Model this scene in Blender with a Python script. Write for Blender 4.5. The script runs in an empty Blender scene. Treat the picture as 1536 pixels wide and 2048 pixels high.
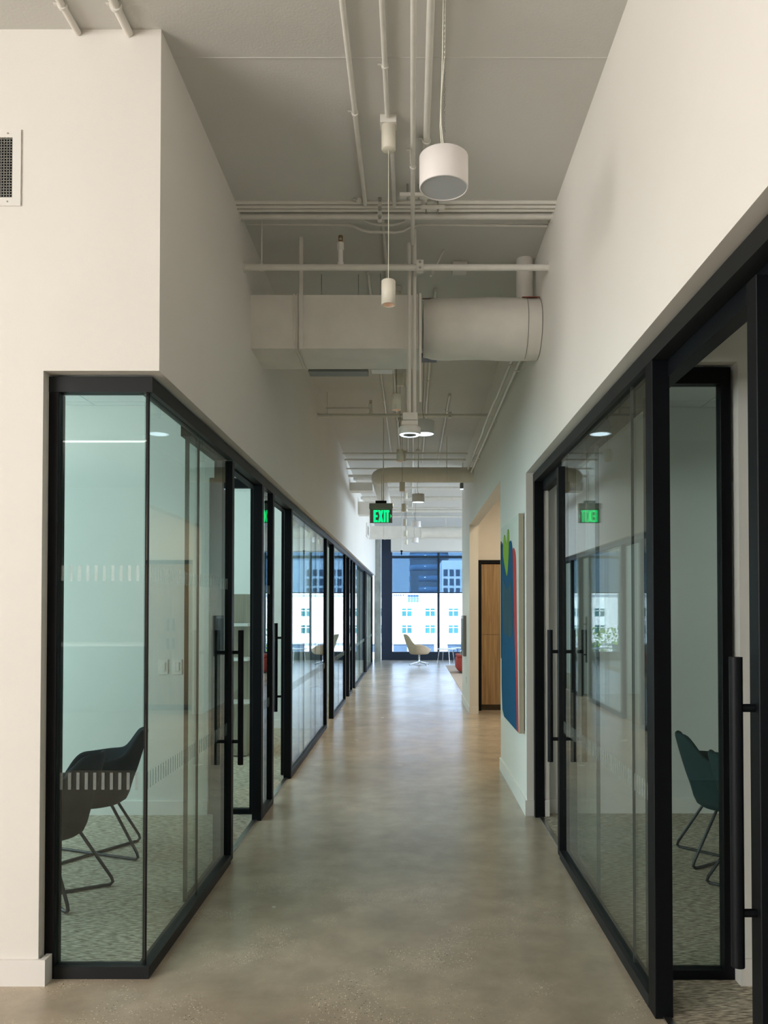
import bpy, math, random
from math import sin, cos, pi, radians
from mathutils import Vector, Matrix

random.seed(7)
S = bpy.context.scene
COL = S.collection

# ------------------------------------------------------------------ camera
EYE = 1.55
PITCH = radians(1.05)
FPX = 1560.0
cam_d = bpy.data.cameras.new('camera')
cam = bpy.data.objects.new('camera', cam_d)
COL.objects.link(cam)
cam.location = (0, 0, EYE)
cam.rotation_euler = (pi / 2 + PITCH, 0, 0)
cam_d.sensor_fit = 'AUTO'
cam_d.sensor_width = 36
cam_d.lens = FPX / 2048 * 36
cam_d.shift_x = -(822 - 768) / 2048
cam_d.shift_y = ((1219 - FPX * math.tan(PITCH)) - 1024) / 2048
cam_d.clip_start = 0.05
cam_d.clip_end = 600
S.camera = cam

# ------------------------------------------------------------------ view, world, lights
S.view_settings.view_transform = 'Standard'
S.view_settings.look = 'None'
S.view_settings.gamma = 1
S.view_settings.use_curve_mapping = False
S.view_settings.exposure = 0.55
S.cycles.max_bounces = 10
S.cycles.diffuse_bounces = 5
S.cycles.glossy_bounces = 5
S.cycles.transparent_max_bounces = 40
S.cycles.sample_clamp_indirect = 6

W = bpy.data.worlds.new('sky')
S.world = W
W.use_nodes = True
wn = W.node_tree
wn.nodes.clear()
wo = wn.nodes.new('ShaderNodeOutputWorld')
wb = wn.nodes.new('ShaderNodeBackground')
wt = wn.nodes.new('ShaderNodeTexCoord')
ws = wn.nodes.new('ShaderNodeSeparateXYZ')
wr = wn.nodes.new('ShaderNodeValToRGB')
wr.color_ramp.elements[0].position = 0.45
wr.color_ramp.elements[0].color = (0.55, 0.68, 0.85, 1)
wr.color_ramp.elements[1].position = 0.9
wr.color_ramp.elements[1].color = (0.30, 0.52, 0.95, 1)
wm = wn.nodes.new('ShaderNodeMapRange')
wm.inputs['From Min'].default_value = -1
wn.links.new(wt.outputs['Generated'], ws.inputs[0])
wn.links.new(ws.outputs['Z'], wm.inputs['Value'])
wn.links.new(wm.outputs[0], wr.inputs[0])
wn.links.new(wr.outputs[0], wb.inputs[0])
wb.inputs[1].default_value = 2.6
wn.links.new(wb.outputs[0], wo.inputs[0])


def sun(name, rot, e, col):
    d = bpy.data.lights.new(name, 'SUN')
    d.energy = e
    d.color = col
    d.angle = radians(1)
    o = bpy.data.objects.new(name, d)
    COL.objects.link(o)
    o.rotation_euler = rot
    return o


def area(name, loc, aim, sx, sy, watts, col):
    d = bpy.data.lights.new(name, 'AREA')
    d.shape = 'RECTANGLE'
    d.size = sx
    d.size_y = sy
    d.energy = watts
    d.color = col
    o = bpy.data.objects.new(name, d)
    COL.objects.link(o)
    o.location = loc
    o.rotation_euler = (Vector(aim) - Vector(loc)).to_track_quat('-Z', 'Y').to_euler()
    return o


sun('sunlight', (radians(50), 0, radians(-28)), 9.0, (1, 0.97, 0.92))
# daylight entering the lobby behind the camera through its tall side window, and the far window wall
area('lobby_window_daylight', (-6.8, -2.6, 2.1), (2, -2.2, 3.4), 5.6, 3.0, 425, (1, 0.91, 0.81))
area('far_window_portal', (4.0, 24.06, 2.0), (4.0, 12, 2.0), 9.2, 3.8, 1, (1, 1, 1)).data.cycles.is_portal = True
area('lounge_side_daylight', (8.2, 18.5, 2.6), (2.0, 18.0, 0.0), 8.0, 2.4, 470, (0.72, 0.87, 1))
area('left_room_daylight', (-5.3, 4.7, 1.9), (0, 4.6, 1.5), 2.2, 2.0, 62, (0.66, 0.93, 1))
area('left_second_room_daylight', (-5.3, 8.2, 1.9), (0, 8.1, 1.5), 3.4, 2.0, 95, (0.66, 0.93, 1))
area('left_far_room_daylight', (-5.3, 16.5, 1.9), (0, 16.5, 1.5), 10, 2.0, 170, (0.62, 0.90, 1))
area('right_room_fill', (5.0, 4.6, 1.9), (0, 4.6, 1.4), 2.0, 2.0, 3, (0.85, 0.95, 1))  # added weak fill; the right rooms are otherwise unlit
area('alcove_downlight', (1.9, 10.0, 3.3), (1.8, 10.0, 0), 1.2, 1.2, 34, (1, 0.80, 0.56))

# ------------------------------------------------------------------ materials
MATS = {}


def rgb(r, g, b):
    f = lambda c: (c / 255 / 12.92) if c / 255 <= 0.04045 else ((c / 255 + 0.055) / 1.055) ** 2.4
    return (f(r), f(g), f(b), 1)


def mat(name, col, rough=0.5, metal=0.0, spec=0.5, noise=0.0, nscale=8.0, bump=0.0, bscale=60.0, emit=None, estr=0.0, stretch=(1, 1, 1), sheen=0.0):
    m = bpy.data.materials.new(name)
    m.use_nodes = True
    nt = m.node_tree
    b = nt.nodes['Principled BSDF']
    b.inputs['Base Color'].default_value = col
    b.inputs['Roughness'].default_value = rough
    b.inputs['Metallic'].default_value = metal
    b.inputs['Specular IOR Level'].default_value = spec
    if sheen:
        b.inputs['Sheen Weight'].default_value = sheen
    tc = nt.nodes.new('ShaderNodeTexCoord')
    mp = nt.nodes.new('ShaderNodeMapping')
    mp.inputs['Scale'].default_value = stretch
    nt.links.new(tc.outputs['Object'], mp.inputs[0])
    if noise:
        n = nt.nodes.new('ShaderNodeTexNoise')
        n.inputs['Scale'].default_value = nscale
        n.inputs['Detail'].default_value = 4
        nt.links.new(mp.outputs[0], n.inputs['Vector'])
        r = nt.nodes.new('ShaderNodeValToRGB')
        r.color_ramp.elements[0].position = 0.3
        r.color_ramp.elements[1].position = 0.7
        r.color_ramp.elements[0].color = [c * (1 - noise) for c in col[:3]] + [1]
        r.color_ramp.elements[1].color = [min(1, c * (1 + noise)) for c in col[:3]] + [1]
        nt.links.new(n.outputs[0], r.inputs[0])
        nt.links.new(r.outputs[0], b.inputs['Base Color'])
    if bump:
        n2 = nt.nodes.new('ShaderNodeTexNoise')
        n2.inputs['Scale'].default_value = bscale
        n2.inputs['Detail'].default_value = 3
        nt.links.new(mp.outputs[0], n2.inputs['Vector'])
        bp = nt.nodes.new('ShaderNodeBump')
        bp.inputs['Strength'].default_value = bump
        bp.inputs['Distance'].default_value = 0.01
        nt.links.new(n2.outputs[0], bp.inputs['Height'])
        nt.links.new(bp.outputs[0], b.inputs['Normal'])
    if emit:
        b.inputs['Emission Color'].default_value = emit
        b.inputs['Emission Strength'].default_value = estr
    MATS[name] = m
    return m


PAINT = mat('wall_paint', (0.79, 0.757, 0.705, 1), 0.6, spec=0.3, noise=0.015, nscale=1.5, bump=0.06, bscale=180)
CEIL = mat('ceiling_paint', (0.64, 0.63, 0.595, 1), 0.7, spec=0.2, noise=0.03, nscale=1.2, bump=0.08, bscale=90)
ROOMW = mat('room_wall_paint', (0.74, 0.74, 0.70, 1), 0.6, spec=0.3, noise=0.015, nscale=1.5, bump=0.05, bscale=150)
TRIMW = mat('baseboard_paint', (0.80, 0.775, 0.735, 1), 0.4, noise=0.01, nscale=3)
PIPE = mat('painted_pipe', (0.74, 0.715, 0.66, 1), 0.45, noise=0.04, nscale=14, bump=0.05, bscale=60)
DUCTM = mat('painted_duct_wrap', (0.78, 0.75, 0.69, 1), 0.6, noise=0.05, nscale=5, bump=0.35, bscale=9)
BLACK = mat('black_aluminium', (0.0028, 0.0036, 0.0052, 1), 0.5, spec=0.18, noise=0.1, nscale=20)
HEADM = mat('header_dark_grey', (0.010, 0.011, 0.012, 1), 0.5, spec=0.3, noise=0.08, nscale=10)
NAVY = mat('window_frame_navy', (0.010, 0.022, 0.045, 1), 0.4, noise=0.08, nscale=10)
GASK = mat('grey_gasket', (0.06, 0.065, 0.062, 1), 0.5, noise=0.05, nscale=10)
STEEL = mat('brushed_steel', (0.5, 0.5, 0.49, 1), 0.3, metal=1, noise=0.05, nscale=40)
CHROME = mat('chrome', (0.7, 0.72, 0.75, 1), 0.12, metal=1, noise=0.02, nscale=40)
LEGM = mat('dark_chair_metal', (0.030, 0.035, 0.040, 1), 0.35, metal=0.6, noise=0.05, nscale=40)
FAB = mat('dark_teal_fabric', (0.005, 0.013, 0.017, 1), 0.85, noise=0.2, nscale=160, bump=0.3, bscale=320, spec=0.15)
FABR = mat('green_teal_fabric', (0.010, 0.032, 0.034, 1), 0.85, noise=0.2, nscale=160, bump=0.3, bscale=320, spec=0.15)
BEIGE = mat('beige_leather', (0.55, 0.42, 0.29, 1), 0.5, noise=0.06, nscale=14)
WHITEL = mat('white_leather', (0.60, 0.58, 0.54, 1), 0.5, noise=0.05, nscale=14)
RED = mat('red_wool', (0.36, 0.045, 0.035, 1), 0.85, noise=0.1, nscale=60, bump=0.2, bscale=160)
TABLEW = mat('white_laminate', (0.75, 0.75, 0.73, 1), 0.3, noise=0.01, nscale=6)
GREYM = mat('grey_metal_box', (0.22, 0.21, 0.20, 1), 0.4, metal=0.3, noise=0.04, nscale=10)
SIGNG = mat('sign_housing_grey', (0.26, 0.30, 0.27, 1), 0.5, noise=0.05, nscale=20)
SIGNP = mat('sign_plate_grey', (0.20, 0.235, 0.21, 1), 0.35, noise=0.05, nscale=20)
GREEN = mat('exit_green_light', (0.0, 0.5, 0.2, 1), 0.5, noise=0.02, nscale=20, emit=(0.0, 1.0, 0.24, 1), estr=0.85)
LAMPW = mat('pendant_white_enamel', (0.80, 0.76, 0.735, 1), 0.45, noise=0.01, nscale=10)
LAMPC = mat('pendant_cream_enamel', (0.78, 0.74, 0.63, 1), 0.4, noise=0.01, nscale=10)
DIFFO = mat('diffuser_unlit', (0.50, 0.53, 0.56, 1), 0.4, noise=0.01, nscale=10)
DIFFL = mat('diffuser_lit', (0.8, 0.85, 0.9, 1), 0.4, noise=0.01, nscale=10, emit=(0.72, 0.88, 1, 1), estr=1.5)
REFL = mat('lamp_reflector', (0.40, 0.28, 0.20, 1), 0.3, noise=0.04, nscale=20, emit=(1, 0.66, 0.42, 1), estr=0.12)
GLOW = mat('linear_lamp_glow', (0.9, 0.9, 0.9, 1), 0.4, noise=0.01, nscale=4, emit=(1, 0.95, 0.88, 1), estr=7)
CWHITE = mat('cord_white', (0.78, 0.77, 0.66, 1), 0.5, noise=0.03, nscale=50)
CDARK = mat('cord_dark', (0.05, 0.05, 0.045, 1), 0.5, noise=0.03, nscale=50)
CONCR = mat('raw_concrete', (0.33, 0.34, 0.32, 1), 0.85, noise=0.25, nscale=4, bump=0.4, bscale=25, stretch=(1, 1, 0.6))
REDTAPE = mat('red_sealing_tape', (0.40, 0.08, 0.03, 1), 0.6, noise=0.1, nscale=30)
DARKG = mat('dark_grey_slot', (0.10, 0.11, 0.11, 1), 0.5, noise=0.05, nscale=10)
SLOTM = mat('slot_grey', (0.24, 0.26, 0.25, 1), 0.5, noise=0.05, nscale=10)
BRASS = mat('brass', (0.35, 0.20, 0.07, 1), 0.3, metal=1, noise=0.05, nscale=40)
FACADE = mat('white_facade_render', (0.88, 0.89, 0.90, 1), 0.8, noise=0.03, nscale=0.4)
FACADG = mat('grey_stone_facade', (0.30, 0.33, 0.38, 1), 0.8, noise=0.05, nscale=0.3)
GLASSB = mat('tower_blue_glass', (0.10, 0.20, 0.34, 1), 0.15, noise=0.3, nscale=0.12)
GLASSD = mat('dark_building_glass', (0.05, 0.09, 0.15, 1), 0.15, noise=0.3, nscale=0.3)
PANEX = mat('facade_window_teal', (0.025, 0.14, 0.17, 1), 0.15, noise=0.3, nscale=0.5)
TOWER = mat('tower_stone', (0.07, 0.10, 0.14, 1), 0.6, noise=0.15, nscale=0.3)
LEAF = mat('spring_leaves', (0.16, 0.30, 0.05, 1), 0.7, noise=0.3, nscale=2)
BARK = mat('bark', (0.10, 0.07, 0.05, 1), 0.9, noise=0.2, nscale=8)
GRNDM = mat('street_ground', (0.42, 0.44, 0.46, 1), 0.9, noise=0.1, nscale=0.2)
FROST = mat('frosted_film', (0.33, 0.36, 0.34, 1), 0.9, spec=0.1, noise=0.01, nscale=20)
FROST.node_tree.nodes['Principled BSDF'].inputs['Alpha'].default_value = 0.42
FAINT = mat('faint_frosted_film', (0.70, 0.76, 0.74, 1), 0.9, spec=0.1, noise=0.01, nscale=20)
FAINT.node_tree.nodes['Principled BSDF'].inputs['Alpha'].default_value = 0.25
TILEM = mat('acoustic_tile', (0.72, 0.74, 0.72, 1), 0.9, noise=0.02, nscale=40, bump=0.1, bscale=200)
C_CREAM = mat('canvas_cream', (0.60, 0.62, 0.55, 1), 0.8, noise=0.02, nscale=20, bump=0.1, bscale=500)
C_EDGE = mat('canvas_edge', (0.46, 0.40, 0.30, 1), 0.8, noise=0.05, nscale=8, bump=0.1, bscale=500)
C_BLUE = mat('paint_deep_blue', (0.0, 0.085, 0.19, 1), 0.7, spec=0.1, noise=0.05, nscale=6)
C_TEAL = mat('paint_grey_teal', (0.030, 0.085, 0.115, 1), 0.7, spec=0.1, noise=0.15, nscale=3)
C_GREEN = mat('paint_lime', (0.26, 0.44, 0.05, 1), 0.7, spec=0.1, noise=0.05, nscale=6)
C_RED = mat('paint_coral_red', (0.50, 0.055, 0.050, 1), 0.7, spec=0.1, noise=0.05, nscale=6)


def nodes_of(name):
    m = bpy.data.materials.new(name)
    m.use_nodes = True
    nt = m.node_tree
    return m, nt, nt.nodes['Principled BSDF'], nt.nodes.new('ShaderNodeTexCoord')


def floor_material():
    m, nt, b, tc = nodes_of('polished_concrete')
    L = nt.links.new
    def noise(scale, detail, rough=0.5, vec=None):
        n = nt.nodes.new('ShaderNodeTexNoise')
        n.inputs['Scale'].default_value = scale
        n.inputs['Detail'].default_value = detail
        n.inputs['Roughness'].default_value = rough
        L(vec or tc.outputs['Object'], n.inputs['Vector'])
        return n
    n1 = noise(1.1, 3, 0.5)
    r1 = nt.nodes.new('ShaderNodeValToRGB')
    r1.color_ramp.elements[0].position = 0.0
    r1.color_ramp.elements[1].position = 1.0
    r1.color_ramp.elements[0].color = (0.27, 0.222, 0.165, 1)
    r1.color_ramp.elements[1].color = (0.60, 0.50, 0.38, 1)
    L(n1.outputs[0], r1.inputs[0])
    n2 = noise(5, 7, 0.62)
    r2 = nt.nodes.new('ShaderNodeValToRGB')
    r2.color_ramp.elements[0].position = 0.15
    r2.color_ramp.elements[1].position = 0.85
    r2.color_ramp.elements[0].color = (0.72, 0.73, 0.75, 1)
    r2.color_ramp.elements[1].color = (1.26, 1.25, 1.23, 1)
    L(n2.outputs[0], r2.inputs[0])
    mx = nt.nodes.new('ShaderNodeMix')
    mx.data_type = 'RGBA'
    mx.blend_type = 'MULTIPLY'
    mx.inputs[0].default_value = 1
    L(r1.outputs[0], mx.inputs[6])
    L(r2.outputs[0], mx.inputs[7])
    # exposed aggregate: pale and dark specks where the grind went deeper
    v = nt.nodes.new('ShaderNodeTexVoronoi')
    v.inputs['Scale'].default_value = 130
    L(tc.outputs['Object'], v.inputs['Vector'])
    lt = nt.nodes.new('ShaderNodeMath'); lt.operation = 'LESS_THAN'; lt.inputs[1].default_value = 0.34
    L(v.outputs['Distance'], lt.inputs[0])
    sv = nt.nodes.new('ShaderNodeSeparateColor')
    L(v.outputs['Color'], sv.inputs[0])
    gt = nt.nodes.new('ShaderNodeMath'); gt.operation = 'GREATER_THAN'; gt.inputs[1].default_value = 0.80
    L(sv.outputs[0], gt.inputs[0])
    n3 = noise(2.2, 4, 0.6)
    r3 = nt.nodes.new('ShaderNodeValToRGB')
    r3.color_ramp.interpolation = 'EASE'
    r3.color_ramp.elements[0].position = 0.46
    r3.color_ramp.elements[1].position = 0.62
    L(n3.outputs[0], r3.inputs[0])
    # the slab is ground deepest at the lobby end, so the aggregate fades out along the corridor
    sy = nt.nodes.new('ShaderNodeSeparateXYZ'); L(tc.outputs['Object'], sy.inputs[0])
    fy = nt.nodes.new('ShaderNodeMapRange'); fy.inputs['From Min'].default_value = 3.3; fy.inputs['From Max'].default_value = 5.2
    fy.inputs['To Min'].default_value = 1.0; fy.inputs['To Max'].default_value = 0.12
    L(sy.outputs['Y'], fy.inputs['Value'])
    mk = nt.nodes.new('ShaderNodeMath'); mk.operation = 'MULTIPLY'
    L(r3.outputs[0], mk.inputs[0]); L(fy.outputs[0], mk.inputs[1])
    m1 = nt.nodes.new('ShaderNodeMath'); m1.operation = 'MULTIPLY'
    m2 = nt.nodes.new('ShaderNodeMath'); m2.operation = 'MULTIPLY'
    L(lt.outputs[0], m1.inputs[0]); L(gt.outputs[0], m1.inputs[1])
    L(m1.outputs[0], m2.inputs[0]); L(mk.outputs[0], m2.inputs[1])
    sp = nt.nodes.new('ShaderNodeMix'); sp.data_type = 'RGBA'
    L(m2.outputs[0], sp.inputs[0])
    L(mx.outputs[2], sp.inputs[6])
    sp.inputs[7].default_value = (0.90, 0.78, 0.62, 1)
    gt2 = nt.nodes.new('ShaderNodeMath'); gt2.operation = 'LESS_THAN'; gt2.inputs[1].default_value = 0.09
    L(sv.outputs[1], gt2.inputs[0])
    m3 = nt.nodes.new('ShaderNodeMath'); m3.operation = 'MULTIPLY'
    m4 = nt.nodes.new('ShaderNodeMath'); m4.operation = 'MULTIPLY'
    L(lt.outputs[0], m3.inputs[0]); L(gt2.outputs[0], m3.inputs[1])
    L(m3.outputs[0], m4.inputs[0]); L(mk.outputs[0], m4.inputs[1])
    sd = nt.nodes.new('ShaderNodeMix'); sd.data_type = 'RGBA'
    L(m4.outputs[0], sd.inputs[0])
    L(sp.outputs[2], sd.inputs[6])
    sd.inputs[7].default_value = (0.10, 0.09, 0.08, 1)
    L(sd.outputs[2], b.inputs['Base Color'])
    n4 = noise(2.0, 1, 0.4)
    mr = nt.nodes.new('ShaderNodeMapRange')
    mr.inputs['From Min'].default_value = 0.0
    mr.inputs['From Max'].default_value = 1.0
    mr.inputs['To Min'].default_value = 0.20
    mr.inputs['To Max'].default_value = 0.30
    L(n4.outputs[0], mr.inputs['Value'])
    L(mr.outputs[0], b.inputs['Roughness'])
    # faint float marks across the slab
    mpp = nt.nodes.new('ShaderNodeMapping'); mpp.inputs['Scale'].default_value = (1.2, 5, 1)
    L(tc.outputs['Object'], mpp.inputs[0])
    n5 = noise(1.6, 1, 0.4, mpp.outputs[0])
    bp = nt.nodes.new('ShaderNodeBump'); bp.inputs['Strength'].default_value = 0.035; bp.inputs['Distance'].default_value = 0.02
    L(n5.outputs[0], bp.inputs['Height'])
    L(bp.outputs[0], b.inputs['Normal'])
    return m


def carpet_material(name, a, c):
    m, nt, b, tc = nodes_of(name)
    L = nt.links.new
    mp = nt.nodes.new('ShaderNodeMapping'); mp.inputs['Scale'].default_value = (16, 210, 1)
    L(tc.outputs['Object'], mp.inputs[0])
    n = nt.nodes.new('ShaderNodeTexNoise'); n.inputs['Scale'].default_value = 1; n.inputs['Detail'].default_value = 4; n.inputs['Roughness'].default_value = 0.7
    L(mp.outputs[0], n.inputs['Vector'])
    mp2 = nt.nodes.new('ShaderNodeMapping'); mp2.inputs['Scale'].default_value = (24, 150, 1); mp2.inputs['Rotation'].default_value = (0, 0, 0.5)
    L(tc.outputs['Object'], mp2.inputs[0])
    n2 = nt.nodes.new('ShaderNodeTexNoise'); n2.inputs['Scale'].default_value = 1; n2.inputs['Detail'].default_value = 3
    L(mp2.outputs[0], n2.inputs['Vector'])
    mxn = nt.nodes.new('ShaderNodeMath'); mxn.operation = 'ADD'
    L(n.outputs[0], mxn.inputs[0]); L(n2.outputs[0], mxn.inputs[1])
    r = nt.nodes.new('ShaderNodeValToRGB')
    r.color_ramp.elements[0].position = 0.42; r.color_ramp.elements[1].position = 0.60
    r.color_ramp.elements[0].color = a; r.color_ramp.elements[1].color = c
    h = nt.nodes.new('ShaderNodeMath'); h.operation = 'MULTIPLY'; h.inputs[1].default_value = 0.5
    L(mxn.outputs[0], h.inputs[0])
    L(h.outputs[0], r.inputs[0])
    L(r.outputs[0], b.inputs['Base Color'])
    b.inputs['Roughness'].default_value = 0.95
    b.inputs['Specular IOR Level'].default_value = 0.1
    bp = nt.nodes.new('ShaderNodeBump'); bp.inputs['Strength'].default_value = 0.7; bp.inputs['Distance'].default_value = 0.006
    L(h.outputs[0], bp.inputs['Height']); L(bp.outputs[0], b.inputs['Normal'])
    return m


def wood_material(name, a, c, s=1.0):
    m, nt, b, tc = nodes_of(name)
    L = nt.links.new
    mp = nt.nodes.new('ShaderNodeMapping'); mp.inputs['Scale'].default_value = (26 * s, 26 * s, 1.1)
    L(tc.outputs['Object'], mp.inputs[0])
    n = nt.nodes.new('ShaderNodeTexNoise'); n.inputs['Scale'].default_value = 1.6; n.inputs['Detail'].default_value = 6; n.inputs['Distortion'].default_value = 0.6
    L(mp.outputs[0], n.inputs['Vector'])
    r = nt.nodes.new('ShaderNodeValToRGB')
    r.color_ramp.elements[0].position = 0.32; r.color_ramp.elements[1].position = 0.68
    r.color_ramp.elements[0].color = a; r.color_ramp.elements[1].color = c
    L(n.outputs[0], r.inputs[0]); L(r.outputs[0], b.inputs['Base Color'])
    b.inputs['Roughness'].default_value = 0.45
    return m


def glass_material(name, tint, refl=1.0):
    m = bpy.data.materials.new(name)
    m.use_nodes = True
    nt = m.node_tree
    nt.nodes.clear()
    L = nt.links.new
    out = nt.nodes.new('ShaderNodeOutputMaterial')
    tr = nt.nodes.new('ShaderNodeBsdfTransparent'); tr.inputs[0].default_value = tint
    gl = nt.nodes.new('ShaderNodeBsdfGlossy'); gl.inputs['Roughness'].default_value = 0.0
    gl.inputs[0].default_value = (0.95, 1.0, 0.985, 1)
    geo = nt.nodes.new('ShaderNodeNewGeometry')
    mr = nt.nodes.new('ShaderNodeMapRange'); mr.inputs['To Min'].default_value = 1.5; mr.inputs['To Max'].default_value = 1 / 1.5
    L(geo.outputs['Backfacing'], mr.inputs['Value'])
    fr = nt.nodes.new('ShaderNodeFresnel'); L(mr.outputs[0], fr.inputs['IOR'])
    mul = nt.nodes.new('ShaderNodeMath'); mul.operation = 'MULTIPLY'; mul.inputs[1].default_value = refl; mul.use_clamp = True
    L(fr.outputs[0], mul.inputs[0])
    mx = nt.nodes.new('ShaderNodeMixShader')
    L(mul.outputs[0], mx.inputs[0]); L(tr.outputs[0], mx.inputs[1]); L(gl.outputs[0], mx.inputs[2])
    L(mx.outputs[0], out.inputs[0])
    return m


def shade_material():
    m = bpy.data.materials.new('roller_shade_mesh')
    m.use_nodes = True
    nt = m.node_tree
    nt.nodes.clear()
    L = nt.links.new
    out = nt.nodes.new('ShaderNodeOutputMaterial')
    tr = nt.nodes.new('ShaderNodeBsdfTransparent'); tr.inputs[0].default_value = (0.44, 0.56, 0.66, 1)
    df = nt.nodes.new('ShaderNodeBsdfDiffuse'); df.inputs[0].default_value = (0.12, 0.17, 0.22, 1)
    mx = nt.nodes.new('ShaderNodeMixShader'); mx.inputs[0].default_value = 0.3
    L(tr.outputs[0], mx.inputs[1]); L(df.outputs[0], mx.inputs[2]); L(mx.outputs[0], out.inputs[0])
    return m


FLOORM = floor_material()
CARPET = carpet_material('loop_carpet', (0.17, 0.145, 0.11, 1), (0.74, 0.66, 0.52, 1))
CARPETL = carpet_material('lounge_carpet', (0.40, 0.31, 0.25, 1), (0.60, 0.50, 0.42, 1))
OAK = wood_material('oak_veneer', (0.27, 0.165, 0.075, 1), (0.45, 0.30, 0.15, 1))
GWOOD = wood_material('grey_oak_veneer', (0.21, 0.18, 0.13, 1), (0.34, 0.29, 0.215, 1))
DWOOD = mat('toe_kick_brown', (0.10, 0.075, 0.045, 1), 0.5, noise=0.1, nscale=10)
GLASS = glass_material('clear_glass', (0.93, 0.965, 0.955, 1), 0.85)
WGLASS = glass_material('window_glass', (0.95, 0.98, 0.985, 1), 0.6)
SHADEM = shade_material()


# ------------------------------------------------------------------ builders
class MB:
    """Collects shapes in world (or local) coordinates; build() links them as one mesh object."""

    def __init__(s):
        s.v = []; s.f = []; s.sm = []

    def add(s, vs, fs, smooth=False):
        k = len(s.v)
        s.v += [tuple(p) for p in vs]
        for f in fs:
            s.f.append([k + i for i in f]); s.sm.append(smooth)
        return s

    def box(s, x0, x1, y0, y1, z0, z1):
        if x0 > x1: x0, x1 = x1, x0
        if y0 > y1: y0, y1 = y1, y0
        if z0 > z1: z0, z1 = z1, z0
        v = [(x0, y0, z0), (x1, y0, z0), (x1, y1, z0), (x0, y1, z0), (x0, y0, z1), (x1, y0, z1), (x1, y1, z1), (x0, y1, z1)]
        f = [(0, 3, 2, 1), (4, 5, 6, 7), (0, 1, 5, 4), (1, 2, 6, 5), (2, 3, 7, 6), (3, 0, 4, 7)]
        return s.add(v, f)

    def bbox(s, x0, x1, y0, y1, z0, z1, b=0.003):
        """box with chamfered vertical edges and chamfered top and bottom edges"""
        if x0 > x1: x0, x1 = x1, x0
        if y0 > y1: y0, y1 = y1, y0
        if z0 > z1: z0, z1 = z1, z0
        b = min(b, (x1 - x0) * 0.3, (y1 - y0) * 0.3, (z1 - z0) * 0.3)
        vs = []
        for z, i in ((z0, b * 0.8), (z0 + b, 0), (z1 - b, 0), (z1, b * 0.8)):
            a0, a1, c0, c1 = x0 + i, x1 - i, y0 + i, y1 - i
            for p in ((a0 + b, c0), (a1 - b, c0), (a1, c0 + b), (a1, c1 - b), (a1 - b, c1), (a0 + b, c1), (a0, c1 - b), (a0, c0 + b)):
                vs.append((p[0], p[1], z))
        fs = []
        n = 8
        for k in range(3):
            for j in range(n):
                fs.append((k * n + j, k * n + (j + 1) % n, (k + 1) * n + (j + 1) % n, (k + 1) * n + j))
        fs.append(tuple(range(n - 1, -1, -1)))
        fs.append(tuple(3 * n + j for j in range(n)))
        return s.add(vs, fs)

    def tube(s, pts, r, n=12, caps=True):
        pts = [Vector(p) for p in pts]
        m = len(pts)
        rs = r if isinstance(r, (list, tuple)) else [r] * m
        ring = []
        up = None
        for i, p in enumerate(pts):
            if i == 0: t = pts[1] - p
            elif i == m - 1: t = p - pts[i - 1]
            else: t = (pts[i + 1] - p).normalized() + (p - pts[i - 1]).normalized()
            t.normalize()
            if up is None:
                a = Vector((0, 0, 1)) if abs(t.z) < 0.9 else Vector((0, 1, 0))
                u = t.cross(a).normalized()
            else:
                u = (up - t * up.dot(t)).normalized()
            up = u
            w = t.cross(u)
            ring.append([p + (u * cos(2 * pi * k / n) + w * sin(2 * pi * k / n)) * rs[i] for k in range(n)])
        vs = [q for rr in ring for q in rr]
        fs = []
        for i in range(m - 1):
            for k in range(n):
                fs.append((i * n + k, i * n + (k + 1) % n, (i + 1) * n + (k + 1) % n, (i + 1) * n + k))
        s.add(vs, fs, True)
        if caps:
            s.add(ring[0], [tuple(range(n - 1, -1, -1))])
            s.add(ring[-1], [tuple(range(n))])
        return s

    def lathe(s, prof, cx=0, cy=0, n=32, smooth=True, sx=1, sy=1):
        """prof: list of (radius, z)"""
        vs = []; fs = []
        for r, z in prof:
            for k in range(n):
                a = 2 * pi * k / n
                vs.append((cx + r * cos(a) * sx, cy + r * sin(a) * sy, z))
        for i in range(len(prof) - 1):
            for k in range(n):
                fs.append((i * n + k, i * n + (k + 1) % n, (i + 1) * n + (k + 1) % n, (i + 1) * n + k))
        s.add(vs, fs, smooth)
        return s

    def disc(s, cx, cy, z, r, n=32, up=False):
        vs = [(cx + r * cos(2 * pi * k / n), cy + r * sin(2 * pi * k / n), z) for k in range(n)]
        return s.add(vs, [tuple(range(n)) if up else tuple(range(n - 1, -1, -1))])

    def prism(s, poly, axis, a, b):
        """poly: list of 2-D points; axis 0 -> (y,z), 1 -> (x,z), 2 -> (x,y); extruded from a to b"""
        def P(u, v, t):
            return (t, u, v) if axis == 0 else ((u, t, v) if axis == 1 else (u, v, t))
        n = len(poly)
        vs = [P(u, v, a) for u, v in poly] + [P(u, v, b) for u, v in poly]
        fs = [tuple(range(n - 1, -1, -1)), tuple(range(n, 2 * n))]
        for i in range(n):
            fs.append((i, (i + 1) % n, n + (i + 1) % n, n + i))
        return s.add(vs, fs)

    def build(s, name, m, parent=None, loc=None, solid=0, sub=0):
        o_ = (0, 0, 0)
        if parent is not None and 'wx' in parent:
            o_ = (parent['wx'], parent['wy'], parent['wz'])
        elif loc is not None:
            o_ = loc
        me = bpy.data.meshes.new(name)
        me.from_pydata([(p[0] - o_[0], p[1] - o_[1], p[2] - o_[2]) for p in s.v], [], s.f)
        me.polygons.foreach_set('use_smooth', s.sm)
        me.materials.append(m)
        me.validate()
        me.update()
        import bmesh
        bm = bmesh.new(); bm.from_mesh(me)
        bmesh.ops.recalc_face_normals(bm, faces=bm.faces)
        bm.to_mesh(me); bm.free()
        o = bpy.data.objects.new(name, me)
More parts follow.
